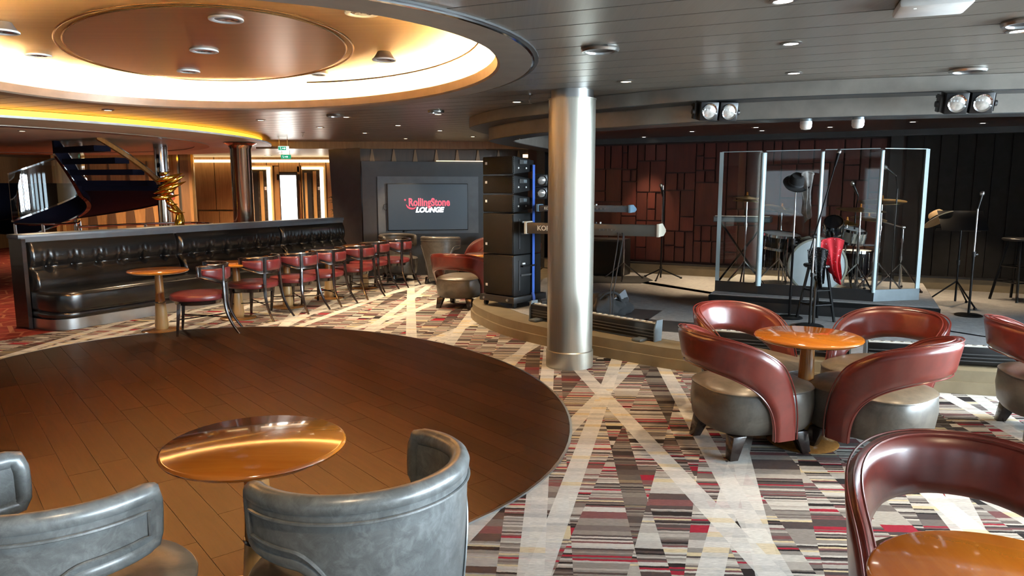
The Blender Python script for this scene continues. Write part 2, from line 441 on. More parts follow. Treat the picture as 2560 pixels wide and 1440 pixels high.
clear('window_glass', (0.97, 0.99, 1.0), 0.04)
clear('rail_glass', (0.85, 0.90, 0.90), 0.16)
t = NT('acrylic_edge'); t.base((0.62, 0.76, 0.78)); t.p(rough=0.25, spec=0.6); t.b.inputs['Transmission Weight'].default_value = 0.25
emit('cove_light', (1.0, 0.69, 0.32), 820.0)
emit('amber_light', (1.0, 0.42, 0.025), 2.4)
emit('lamp_white', (1.0, 0.93, 0.82), 9.0)
emit('lamp_warm', (1.0, 0.78, 0.50), 7.0)
emit('lightbox', (1.0, 0.97, 0.90), 5.0)
emit('door_glow', (1.0, 0.96, 0.86), 3.2)
emit('strip_glow', (1.0, 0.72, 0.36), 2.0)
emit('exit_green', (0.02, 0.42, 0.22), 0.55)
emit('exit_white', (0.8, 1.0, 0.92), 1.0)
emit('screen_red', (1.0, 0.055, 0.10), 1.0)
emit('screen_pink', (1.0, 0.35, 0.40), 0.9)
emit('screen_white', (0.95, 0.97, 1.0), 1.15)
t = NT('screen_dark'); t.base((0.016, 0.020, 0.026)); t.p(rough=0.28, spec=0.6); t.b.inputs['Emission Color'].default_value = (0.10, 0.16, 0.22, 1); t.b.inputs['Emission Strength'].default_value = 0.12
plain('lens', (0.55, 0.53, 0.50), 0.12, 0.6, 0.35, 40)
plain('lens_dim', (0.30, 0.29, 0.28), 0.2, 0.3)

# ================================================================ SETTING
ROOM = [(-14.0, WALL_BY), (WALL_RX, WALL_BY), (WALL_RX, 20.6), (-14.0, 20.6)]
CEIL = 2.466
EC = (-2.25, 5.53)
# --- floors
DIV0, DIV1 = (-11.75, WALL_BY), (1.26, 20.6)
o = MB().prism([DIV0, (WALL_RX, WALL_BY), (WALL_RX, 20.6), DIV1], -0.05, 0.0).build('floor', 'carpet')
struct(o, 'carpet woven in grey, cream and crimson stripes around the dance floor', 'floor')
o = MB().prism([(-14, WALL_BY), DIV0, DIV1, (-14, 20.6)], -0.05, 0.0).build('floor_red_carpet', 'red_carpet')
struct(o, 'dark red patterned carpet behind the black banquette', 'floor')
# --- dance floor of separate boards inside an ellipse
DA, DB, DPH = 3.01, 2.38, 2.262
df = empty('dance_floor', (0, 0, 0)); tag(df, 'dark brown oval parquet dance floor set into the striped carpet', 'dance floor', kind='structure')
MB().prism(ellipse(*EC, DA, DB, DPH), 0.0005, 0.004).build('subfloor', 'reveal', df)
ring = MB(); eo = ellipse(*EC, DA + 0.012, DB + 0.012, DPH); ei = ellipse(*EC, DA - 0.004, DB - 0.004, DPH); n = len(eo)
ring.add([(*p, 0.001) for p in eo] + [(*p, 0.011) for p in eo] + [(*p, 0.011) for p in ei] + [(*p, 0.001) for p in ei],
         [(a + i, a + (i + 1) % n, b + (i + 1) % n, b + i) for a, b in ((0, n), (n, 2 * n), (2 * n, 3 * n)) for i in range(n)])
ring.build('edge_strip', 'steel', df)
rng = random.Random(3)
inner = ellipse(0, 0, DA - 0.006, DB - 0.006, 0, 120); PW = 0.165; c_, s_ = math.cos(DPH), math.sin(DPH)
k = 0; yv = -DB
while yv < DB:
    u = -DA - rng.random() * 0.9
    while u < DA:
        L = 0.75 + rng.random() * 0.75
        poly = clip([(u + 0.0012, yv + 0.0012), (u + L - 0.0012, yv + 0.0012), (u + L - 0.0012, yv + PW - 0.0012), (u + 0.0012, yv + PW - 0.0012)], inner)
        if len(poly) > 2:
            mx = sum(p[0] for p in poly) / len(poly); my = sum(p[1] for p in poly) / len(poly)
            ob = MB().prism([(p[0] - mx, p[1] - my) for p in poly], 0.003, 0.0095).build('plank', 'dance_wood', df, smooth=0)
            ob.location = (EC[0] + mx * c_ - my * s_, EC[1] + mx * s_ + my * c_, 0); ob.rotation_euler = (0, 0, DPH)
        u += L
    yv += PW

# --- ceiling of long satin metal planks with an oval opening
RA, RB, RPH = 2.727, 2.16, 2.243
E1 = ellipse(*EC, RA, RB, RPH)
ce = empty('ceiling', (0, 0, 0)); tag(ce, 'low ceiling of long satin grey metal planks with an oval recess', 'ceiling', kind='structure')
MB().box((-3.3, 8, 2.80), (21.6, 25.4, 0.04)).build('backing', 'reveal', ce)
PSI = R(-23); ex, ey = math.cos(PSI), math.sin(PSI)
c2, s2 = math.cos(RPH - PSI), math.sin(RPH - PSI)
tc = -EC[0] * ey + EC[1] * ex; sc0 = EC[0] * ex + EC[1] * ey
ra, rb = RA + 0.02, RB + 0.02
def hole(t):
    """where the line at height t (strip frame) meets the opening"""
    tt = t - tc; A = (c2 / ra) ** 2 + (s2 / rb) ** 2; B = 2 * tt * c2 * s2 * (1 / ra ** 2 - 1 / rb ** 2); Cc = tt * tt * ((s2 / ra) ** 2 + (c2 / rb) ** 2) - 1
    D = B * B - 4 * A * Cc; mid = -B / (2 * A) + sc0
    if D <= 0: return mid, mid, False
    h = math.sqrt(D) / (2 * A); return mid - h, mid + h, True
tv = -9.8; PITCH_T = 0.282
while tv < 22.4:
    t0, t1 = tv + 0.007, tv + PITCH_T - 0.007
    K = 10; ts = [t0 + (t1 - t0) * i / K for i in range(K + 1)]; hs = [hole(t) for t in ts]
    if any(h[2] for h in hs):
        polys = [[(-30, t0)] + [(h[0], t) for h, t in zip(hs, ts)] + [(-30, t1)], [(30, t1)] + [(h[1], t) for h, t in reversed(list(zip(hs, ts)))] + [(30, t0)]]
    else: polys = [[(-30, t0), (30, t0), (30, t1), (-30, t1)]]
    for pl in polys:
        wp = [(s * ex - t * ey, s * ey + t * ex) for s, t in pl]
        wp = clip(wp, ROOM)
        if len(wp) > 2: MB().prism(wp, CEIL, CEIL + 0.012).build('plank', 'ceiling_metal', ce, smooth=0)
    tv += PITCH_T

# --- oval recess with hidden warm cove light
rc = empty('ceiling_recess', (*EC, 0)); tag(rc, 'oval ceiling recess over the dance floor with glowing warm cove', 'ceiling recess', kind='structure')
def oval(a, b, n=96): return [(a_, b_) for a_, b_ in ellipse(0, 0, a, b, RPH, n)]
def oval_band(prof, n=96):
    """profile of (offset from the opening, z)"""
    m = MB(); rows = [oval(RA + d, RB + d, n) for d, z in prof]; vs = [(*p, z) for row, (d, z) in zip(rows, prof) for p in row]
    m.add(vs, [(i * n + k, i * n + (k + 1) % n, (i + 1) * n + (k + 1) % n, (i + 1) * n + k) for i in range(len(prof) - 1) for k in range(n)]); return m
oval_band([(0.03, 2.478), (0.03, 2.455), (0.004, 2.455), (0.004, 2.478)]).build('shadow_gap', 'reveal', rc)
oval_band([(0.005, 2.462), (0.005, 2.448), (-0.012, 2.446)]).build('bright_edge', 'chrome', rc)
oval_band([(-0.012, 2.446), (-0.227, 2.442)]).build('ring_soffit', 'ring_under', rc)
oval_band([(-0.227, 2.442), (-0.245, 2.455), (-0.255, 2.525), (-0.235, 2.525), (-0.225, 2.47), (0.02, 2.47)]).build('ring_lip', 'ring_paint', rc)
oval_band([(0.02, 2.47), (0.04, 2.64)]).build('cove_wall', 'white_paint', rc)
oval_band([(-0.21, 2.488), (-0.135, 2.517)]).build('cove_lamp', 'cove_light', rc)
MB().prism(oval(RA + 0.06, RB + 0.06), 2.64, 2.66).build('recess_soffit', 'recess_metal', rc)
dm = MB().prism(ellipse(0.0, 0.02, 1.485, 0.93, 2.082), 2.615, 2.642).build('center_disc', 'disc_metal', rc)
for d in (0.0, 0.05):
    MB().tube([(*p, 2.622) for p in ellipse(0, 0.02, 1.49 + d, 0.935 + d, 2.082)], 0.007, 6, True).build('brass_ring', 'brass_line', rc)
arc = ellipse(0.55, -0.1, 1.9, 1.35, 2.082, 120)
MB().tube([(*p, 2.637) for p in arc[75:112]], 0.008, 6).build('brass_arc', 'brass_line', rc)
# --- stage
front = [tuple(p) for p in catmull([(0.55, 13.05), (0.35, 12), (-0.1, 10.7), (-0.42, 9.7), (-0.52, 9.15), (-0.5, 8.86), (-0.38, 8.47), (-0.09, 7.85), (0.36, 7.28),
                (0.78, 6.89), (1.19, 6.53), (1.57, 6.25), (2.5, 5.85), (3.56, 5.55), (5.0, 5.2), (WALL_RX, 4.75)], 5)]
BW0, BW1 = (0.45, 13.15), (WALL_RX, 9.6)
STZ = 0.19
st = empty('stage', (0, 0, 0)); tag(st, 'low curved stage with tan edge and dark grey carpet', 'stage', kind='structure')
MB().prism(front + [BW1, BW0], 0.0, 0.095).build('plinth', 'tan_trim', st)
MB().prism(offset_line(front, 0.025) + [BW1, BW0], 0.095, STZ - 0.004).build('riser', 'tan_trim', st)
MB().prism(offset_line(front, 0.34) + [BW1, BW0], STZ - 0.004, STZ).build('stage_carpet', 'stage_carpet', st)
for a, b in (((1.10, 8.25), 0.75), ((1.75, 7.35), 0.6)):
    MB().box((*a, STZ + 0.001), (b * 1.5, b, 0.002), R(-25)).build('floor_plate', 'dark_grey', st)
bm_ = empty('stage_beam', (0, 0, 0)); tag(bm_, 'stepped curved bulkhead hanging above the stage edge', 'beam', kind='structure')
f0, f1, f2 = front, offset_line(front, 0.24), offset_line(front, 0.55)
def between(a, b): return list(a) + list(reversed(b))
MB().prism(between(f0, offset_line(front, 0.26)), 2.35, 2.464).build('fascia', 'fascia_paint', bm_)
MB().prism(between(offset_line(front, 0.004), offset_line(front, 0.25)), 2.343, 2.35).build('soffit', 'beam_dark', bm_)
MB().prism(between(f1, f2), 2.20, 2.343).build('fascia', 'fascia_paint', bm_)
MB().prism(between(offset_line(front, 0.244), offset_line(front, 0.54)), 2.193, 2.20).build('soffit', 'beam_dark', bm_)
MB().prism(offset_line(front, 0.5) + [BW1, BW0], 2.44, 2.462).build('stage_soffit', 'stage_ceiling', bm_)
# --- wall behind the stage: relief of red wooden blocks
wd = Vector((BW1[0] - BW0[0], BW1[1] - BW0[1])); WL = wd.length; wd.normalize(); WANG = math.atan2(wd.y, wd.x)
ws = empty('wall_stage', (*BW0, 0), WANG); tag(ws, 'wall behind the stage faced with dark red wooden relief blocks', 'wall', kind='structure')
MB().box((WL / 2, 0.10, 1.25), (WL + 0.4, 0.12, 2.5)).build('backing', 'red_gap', ws)
MB().box((WL / 2, -0.03, 0.27), (WL, 0.13, 0.16)).build('baseboard', 'tan_trim', ws)
MB().box((WL / 2, -0.04, 0.362), (WL, 0.16, 0.022)).build('ledge', 'black_plastic', ws)
MB().box((WL / 2, -0.02, 2.40), (WL, 0.20, 0.09)).build('header', 'beam_dark', ws)
rng = random.Random(11); rects = []
def part(x0, x1, z0, z1, lvl):
    w, h = x1 - x0, z1 - z0
    if w > 0.55 or (h < 1.9 * w and w > 0.26 and lvl < 9 and rng.random() < 0.8): 
        k = 0.35 + 0.3 * rng.random(); part(x0, x0 + w * k, z0, z1, lvl + 1); part(x0 + w * k, x1, z0, z1, lvl + 1)
    elif h > 0.95 or (h > 0.4 and rng.random() < 0.42 and lvl < 9):
        k = 0.3 + 0.4 * rng.random(); part(x0, x1, z0, z0 + h * k, lvl + 1); part(x0, x1, z0 + h * k, z1, lvl + 1)
    else: rects.append((x0, x1, z0, z1))
part(0.25, 5.6, 0.40, 2.34, 0)
for i, (x0, x1, z0, z1) in enumerate(rects):
    d = 0.018 + 0.035 * rng.random(); g = 0.011
    ob = MB().box((0, 0, 0), (x1 - x0 - 2 * g, d, z1 - z0 - 2 * g)).build('block', 'red_panel', ws, smooth=0)
    ob.location = ((x0 + x1) / 2, 0.04 - d / 2, (z0 + z1) / 2)
for x in (0.12, 5.72): MB().box((x, -0.02, 1.30), (0.16, 0.16, 2.2)).build('post', 'black_plastic', ws)
for i in range(9):
    MB().box((5.95 + i * 0.21, 0.02 + 0.02 * (i % 2), 1.30), (0.2, 0.08, 2.2)).build('curtain_panel', 'black_cloth', ws)
# --- steel columns
co = empty('column', (0.53, 6.50, 0)); tag(co, 'fat satin steel column standing in front of the stage edge', 'column', kind='structure')
MB().lathe([(0.207, 0.15), (0.207, 2.385), (0.19, 2.39)], 64).build('shaft', 'column_metal', co)
MB().lathe([(0.216, 0.0), (0.216, 0.148), (0.207, 0.156)], 64).build('base_ring', 'column_metal', co)
MB().lathe([(0.186, 2.36), (0.186, CEIL)], 64).build('collar', 'steel', co)
MB().lathe([(0.214, 2.385), (0.214, 2.392), (0.18, 2.392)], 64).build('top_lip', 'column_metal', co)
co = empty('column', (-4.47, 12.05, 0)); tag(co, 'polished bronze mirror column behind the banquette under the round canopy', 'column', kind='structure')
MB().lathe([(0.165, 0.0), (0.165, 2.25), (0.19, 2.31), (0.26, 2.345)], 48).build('shaft', 'bronze_mirror', co)
MB().lathe([(0.19, 0.0), (0.19, 0.12), (0.166, 0.125)], 48).build('base_ring', 'steel', co)
# --- round canopy over the staircase with amber cove strip
cn = empty('ceiling_canopy', (-9.3, 11.4, 0)); tag(cn, 'round hanging ceiling canopy over the staircase edged with an amber light strip', 'ceiling canopy', kind='structure')
MB().lathe([(0, 2.36), (5.26, 2.36), (5.28, 2.375), (5.26, 2.39), (5.10, 2.39), (5.08, 2.38), (0, 2.38)], 128).build('disc', 'canopy_paint', cn)
MB().lathe([(5.262, 2.363), (5.285, 2.363), (5.285, 2.388), (5.262, 2.388)], 128).build('rim', 'white_trim', cn)
MB().lathe([(5.13, 2.39), (5.13, 2.462)], 128).build('light_strip', 'amber_light', cn)
MB().lathe([(4.25, 2.358), (4.25, 2.348), (4.0, 2.348), (4.0, 2.358)], 96).build('inner_ring', 'ring_paint', cn)
# --- far walls
FY = 20.4
wf = empty('wall_far', (0, 0, 0)); tag(wf, 'far wall of warm veneered panels with lift doorways', 'wall', kind='structure')
MB().box((-3.3, 20.55, 1.25), (21.6, 0.12, 2.5)).build('backing', 'veneer', wf)
def wpx(x0, x1, y0, y1, d, name, mat, parent, depth=0.03, bevel=0):
    z0 = W(x0, y1, d).z if y1 < 800 else 0.0; z1 = W(x1, y0, d).z; a = W(x0, 470, d); b = W(x1, 470, d)
    return MB().box(((a.x + b.x) / 2, d, (z0 + z1) / 2), (abs(b.x - a.x), depth, z1 - z0)).build(name, mat, parent, bevel=bevel)
for x0, x1, y0, y1 in ((488, 538, 392, 524), (540, 592, 392, 524), (494, 544, 528, 900), (546, 596, 528, 900), (640, 668, 402, 414), (670, 699, 402, 414), (700, 750, 402, 430), (752, 816, 402, 414), (818, 838, 402, 900), (840, 862, 402, 900), (688, 699, 416, 900), (745, 752, 416, 900)):
    wpx(x0, x1, y0, y1, FY, 'panel', 'veneer', wf)
for x0, x1, m in ((454, 475, 'veneer_mid'), (475, 482, 'veneer'), (482, 488, 'brass_line'), (438, 447, 'veneer'), (447, 451, 'chrome'), (451, 454, 'reveal')):
    wpx(x0, x1, 386, 900, 18.55, 'post', m, wf, 0.06)
for (x0, x1) in ((622, 684), (756, 816)):       # two lift doorways
    dr = empty('lift_doorway', W((x0 + x1) / 2, 470, FY - 0.04) * 1.0); dr.location.z = 0
    tag(dr, 'lift doorway framed by glowing white strips ' + ('beside the bronze mirror column' if x0 < 700 else 'between bright lightbox and potted palm'), 'doorway', kind='structure')
    def dp(a, b, y0, y1, nm, mt, dy, depth=0.04):
        A = W(a, 470, FY); B = W(b, 470, FY); z0 = 0.0 if y1 > 700 else W(a, y1, FY).z; z1 = W(b, y0, FY).z
        MB().box(((A.x + B.x) / 2 - dr.location.x, dy, (z0 + z1) / 2), (B.x - A.x, depth, z1 - z0)).build(nm, mt, dr)
    dp(x0, x1, 414, 900, 'surround', 'pale_wood', 0.02)
    dp(x0 + 2, x1 - 5, 418, 423, 'light_strip', 'door_glow', -0.02)
    dp(x1 - 13, x1 - 6, 419, 900, 'light_strip', 'door_glow', -0.02)
    dp(x0 + 3, x1 - 14, 425, 900, 'marble_jamb', 'marble_dark', -0.03)
    dp(x0 + 5, x0 + 26, 431, 900, 'door', 'black_plastic', -0.05)
    dp(x0 + 9, x0 + 15, 432, 900, 'door_edge', 'pale_wood', -0.055)
    dp(x1 - 30, x1 - 22, 428, 900, 'door_edge', 'pale_wood', -0.055)
    dp(x1 - 19, x1 - 15, 467, 475, 'call_panel', 'white_trim', -0.06)
lb = empty('lightbox', W(722, 470, FY - 0.1)); lb.location.z = 0; tag(lb, 'tall bright white lightbox poster between the two lift doorways', 'lightbox')
a = W(700, 433, FY - 0.1); b = W(744, 436, FY - 0.1)
MB().box((0, 0, 1.12), (b.x - a.x, 0.06, 1.84)).build('case', 'black_plastic', lb)
MB().box((0, -0.035, 1.10), (b.x - a.x - 0.05, 0.012, 1.74)).build('lit_panel', 'lightbox', lb)
for s in (-1, 1): MB().box((s * 0.29, 0, 1.92), (0.05, 0.05, 0.16)).build('hanger', 'black_metal', lb)
# zigzag marquetry of tall wedges
def zigzag(parent, x0, x1, y, z0, z1, n, dark, light, up, ang=0.0, wide=0.35):
    w = (x1 - x0) / n
    for i in range(n):
        c = x0 + (i + 0.5) * w
        tip, wid = (z1, z0) if up else (z0, z1)
        vs = [(c - w * wide, wid), (c + w * wide, wid), (c + 0.01, tip), (c - 0.01, tip)]
        m = MB().add([(p[0], y, p[1]) for p in vs] + [(p[0], y - 0.02, p[1]) for p in vs], [(0, 1, 2, 3), (7, 6, 5, 4), (0, 4, 5, 1), (1, 5, 6, 2), (2, 6, 7, 3), (3, 7, 4, 0)])
        m.build('wedge', light, parent)
wz = empty('wall_left', (0, 0, 0)); tag(wz, 'brown wall inlaid with tall dark wedges behind the curved staircase', 'wall', kind='structure')
a = W(130, 470, 18.6).x; b = W(440, 470, 18.6).x
MB().box(((a + b) / 2, 18.7, 1.25), (b - a, 0.1, 2.5)).build('backing', 'veneer', wz)
zigzag(wz, W(200, 470, 18.6).x, b, 18.64, 0.2, 2.3, 5, '', 'veneer_dark', True, wide=0.32)
for px in (135, 150, 180, 188): wpx(px, px + 6, 380, 900, 18.62, 'post', 'steel' if px == 180 else 'pale_wood', wz, 0.05)
MB().box((-13.9, 8, 1.25), (0.1, 25.2, 2.5)).build('boundary', 'veneer', wz)
# veneered bulkhead and lit strips beneath the far ceiling
tr = MB().box((-2.0, 13.5, 2.40), (5.4, 0.1, 0.13)).build('trim_1', 'veneer'); struct(tr, 'orange lit veneer bulkhead above the screen wall', 'trim')
tr = MB().box((-7.8, 20.25, 2.36), (6.0, 0.25, 0.07)).build('trim_2', 'strip_glow'); struct(tr, 'glowing cove strip above the lift doorways', 'trim')
# --- wall with the screen
TW0, TW1 = Vector((-2.72, 13.2)), Vector((-0.15, 13.75)); td = (TW1 - TW0); TWL = td.length; TWA = math.atan2(td.y, td.x)
wt = empty('wall_screen', (TW0.x, TW0.y, 0), TWA); tag(wt, 'dark grey wall carrying the screen with pale wedges along its top', 'wall', kind='structure')
TLN = TWL + 0.75
MB().box((TLN / 2, 0.12, 1.05), (TLN, 0.22, 2.10)).build('front_panel', 'tv_wall', wt)
MB().add([(-0.02, 0.01, 0), (-0.02, 0.01, 2.34), (-0.60, 0.75, 2.34), (-0.50, 0.75, 0), (-0.02, 0.06, 0), (-0.02, 0.06, 2.34), (-0.58, 0.80, 2.34), (-0.48, 0.80, 0)], [(0, 1, 2, 3), (4, 7, 6, 5), (1, 5, 6, 2), (0, 3, 7, 4), (3, 2, 6, 7)]).build('return_panel', 'slate', wt)
MB().box((TLN / 2 + 0.2, 0.42, 1.17), (TLN + 0.5, 0.14, 2.34)).build('backing', 'veneer_dark', wt)
zigzag(wt, 0.0, TLN + 0.2, 0.34, 2.05, 2.335, 9, '', 'veneer', True, wide=0.14)
MB().box((1.20, -0.012, 1.305), (1.86, 0.03, 1.05)).build('niche', 'slate', wt)
MB().box((1.80, 0.0, 2.115), (0.9, 0.05, 0.012)).build('top_strip', 'strip_glow', wt)
# --- wooden wall and lit opening between screen wall and stage
wk = empty('wall_back', (0, 0, 0)); tag(wk, 'brown wooden wall with a lit slot behind the loudspeakers', 'wall', kind='structure')
MB().box((0.25, 14.35, 1.25), (1.5, 0.1, 2.5)).build('backing', 'veneer', wk)
wpx(1243, 1338, 386, 394, 14.2, 'lit_slot', 'strip_glow', wk)
wpx(1236, 1346, 380, 399, 14.25, 'slot_frame', 'veneer_dark', wk)
wpx(1340, 1372, 360, 900, 13.75, 'door_panel', 'red_panel', wk, 0.08)
wpx(1334, 1343, 352, 900, 13.70, 'door_post', 'reveal', wk, 0.1)
# --- right and rear walls with windows (out of frame; daylight comes in here)
def window_wall(name, label, wins, right):
    rt = empty(name, (0, 0, 0)); tag(rt, label, 'wall', kind='structure')
    lo, hi = (WALL_BY, 10.4) if right else (-14.0, WALL_RX)
    z0, z1 = 0.72, 2.2
    def slab(a, b, za, zb):
        if b - a < 0.01: return
        c = (WALL_RX + 0.08, (a + b) / 2, (za + zb) / 2) if right else ((a + b) / 2, WALL_BY - 0.08, (za + zb) / 2)
        s = (0.16, b - a, zb - za) if right else (b - a, 0.16, zb - za)
        MB().box(c, s).build('wall_section', 'veneer_dark', rt)
    slab(lo, hi, 0, z0); slab(lo, hi, z1, 2.5)
    e = lo
    for c, w in wins: slab(e, c - w / 2, z0, z1); e = c + w / 2
    slab(e, hi, z0, z1)
    for i, (c, w) in enumerate(wins):
        wn = empty('window_%d' % (i + (1 if right else 5)), (WALL_RX + 0.08, c, 0) if right else (c, WALL_BY - 0.08, 0), PI / 2 if right else 0)
        tag(wn, ('wide window in the side wall, number %d from the camera end' if right else 'wide window in the rear wall, number %d from the left') % (i + 1), 'window', kind='structure')
        MB().box((0, 0, (z0 + z1) / 2), (w, 0.01, z1 - z0)).build('pane', 'window_glass', wn)
        for s in (-1, 1): MB().box((s * (w / 2 - 0.02), 0, (z0 + z1) / 2), (0.04, 0.08, z1 - z0)).build('frame_bar', 'white_trim', wn)
        for z in (z0 + 0.02, z1 - 0.02): MB().box((0, 0, z), (w, 0.08, 0.04)).build('frame_bar', 'white_trim', wn)
window_wall('wall_right', 'side wall with a row of wide windows', WIN_R, True)
window_wall('wall_rear', 'rear wall with a row of wide windows', WIN_B, False)
MB().box((3.7, 20.4, 1.25), (7.6, 0.1, 2.5))

# ================================================================ FURNITURE
def taper_leg(mb, top, bot, wt, wb):
    top = Vector(top); bot = Vector(bot)
    vs = [top + Vector((i * wt / 2, j * wt / 2, 0)) for i, j in ((-1, -1), (1, -1), (1, 1), (-1, 1))] + [bot + Vector((i * wb / 2, j * wb / 2, 0)) for i, j in ((-1, -1), (1, -1), (1, 1), (-1, 1))]
    return mb.add(vs, [(0, 1, 2, 3), (7, 6, 5, 4), (0, 4, 5, 1), (1, 5, 6, 2), (2, 6, 7, 3), (3, 7, 4, 0)])
# --- swoosh-back armchair; faces +x
def u_path(u, Rr, amax, off):
    a = u / Rr; am = amax
    if abs(a) <= am: return Vector((-(Rr + off) * math.cos(a), (Rr + off) * math.sin(a)))
    s = 1 if a > 0 else -1; e = abs(u) - Rr * am
    p = Vector((-(Rr + off) * math.cos(am), (Rr + off) * math.sin(am) * s)); t = Vector((math.sin(am), math.cos(am) * s))
    return p + t * e
def swoosh_point(tau, w, o):
    """tau 0..pi along the arch, w 0 (inner edge)..1 (outer edge), o = outward offset"""
    Lo, Li, zo, zi, zb = 0.67, 0.505, 0.765, 0.55, 0.125
    def arch(L, zt, n): 
        c, s = math.cos(tau), math.sin(tau)
        return (L * math.copysign(abs(c) ** (2 / n), c), zb + (zt - zb) * max(s, 0) ** (2 / n))
    uo, zo_ = arch(Lo, zo, 2.5); ui, zi_ = arch(Li, zi, 2.3)
    u = ui + (uo - ui) * w; z = zi_ + (zo_ - zi_) * w
    k = ((z - zb) / (zo - zb)); lean = 0.080 * k ** 1.6 * (0.35 + 0.65 * max(math.cos(u / 0.42), 0))
    p = u_path(u, 0.312, R(97), o + lean)
    return Vector((p.x, p.y, z))
def make_swoosh(label, group, seat='olive_leather', top='taupe_leather'):
    rt = empty('swoosh_armchair', (0, 0, 0), 0, label, 'armchair', group)
    # seat: squared-off drum with a welted cushion
    MB().lathe([(0, 0.135), (0.20, 0.135), (0.27, 0.15), (0.295, 0.19), (0.308, 0.30), (0.302, 0.385), (0.296, 0.40)], 48, (0.06, 0, 0), 1.16, 1.0, 2.9).build('seat_base', seat, rt)
    cs = MB().lathe([(0.296, 0.398), (0.303, 0.405), (0.29, 0.418), (0.22, 0.438), (0.10, 0.448), (0, 0.45)], 48, (0.06, 0, 0), 1.16, 1.0, 2.9).build('seat_cushion', top, rt)
    def ring(r, n=64):
        out = []
        for i in range(n):
            a = 2 * PI * i / n; ca, sa = math.cos(a), math.sin(a); k = (abs(ca) ** 2.9 + abs(sa) ** 2.9) ** (-1 / 2.9)
            out.append((0.06 + r * ca * k * 1.16, r * sa * k, 0.401))
        return out
    MB().tube(ring(0.301), 0.005, 6, True).build('welt', seat, cs)
    NT_, T = 72, 0.030
    prof = []
    for i in range(9): w = i / 8; prof.append((w, T * (1 - abs(2 * w - 1) ** 8) ** 0.5 * 1.0))
    loop = [(w, o) for w, o in prof] + [(w, -o) for w, o in reversed(prof[1:-1])]
    m = MB(); vs = []
    for i in range(NT_ + 1):
        for w, oo in loop: vs.append(swoosh_point(PI * i / NT_, w, oo))
    L = len(loop)
    fs = [(i * L + k, i * L + (k + 1) % L, (i + 1) * L + (k + 1) % L, (i + 1) * L + k) for i in range(NT_) for k in range(L)]
    fs += [tuple(range(L)), tuple(NT_ * L + k for k in reversed(range(L)))]
    bk = m.add(vs, fs).build('back_band', 'red_leather', rt, smooth=70)
    for w, oo in ((0.985, 0.022), (0.985, -0.024), (0.015, 0.020)):
        MB().tube([swoosh_point(PI * i / NT_, w, oo) for i in range(NT_ + 1)], 0.0045, 6).build('piping', 'red_leather', bk)
    for sx in (-1, 1):
        for sy in (-1, 1):
            taper_leg(MB(), (sx * 0.21 + 0.05, sy * 0.205, 0.145), (sx * 0.25 + 0.05, sy * 0.23, 0.0), 0.09, 0.055).build('leg', 'espresso', rt, bevel=0.004)
    return rt
SW = 'red swoosh-back armchairs'
sw0 = make_swoosh('red armchair at the round table, nearest the steel column, its back turned to us', SW)
sw0.location = (1.46, 4.42, 0); sw0.rotation_euler = (0, 0, R(14))
for loc, a, lb in (((2.25, 4.27), 128, 'red armchair turned away from us, overlapping the right edge of the round table'),
                   ((1.71, 5.08), -62, 'red armchair on the stage side of the round table, seat toward us'),
                   ((2.56, 4.87), 214, 'red armchair across the round table with its open side toward the table top'),
                   ((3.57, 4.62), -14, 'red armchair cut by the right edge of the picture, alone near the stage'),
                   ((1.43, 2.08), 252, 'large red armchair closest to us at the bottom right, behind the orange table top'),
                   ((-0.72, 9.80), 72, 'red armchair standing left of the black loudspeaker stack'),
                   ((-0.62, 12.75), 200, 'red armchair in the shade right under the lit screen'),
                   ((0.05, 11.2), 205, 'red armchair mostly hidden behind the black loudspeaker stack')):
    copy_tree(sw0, (*loc, 0), R(a), lb)
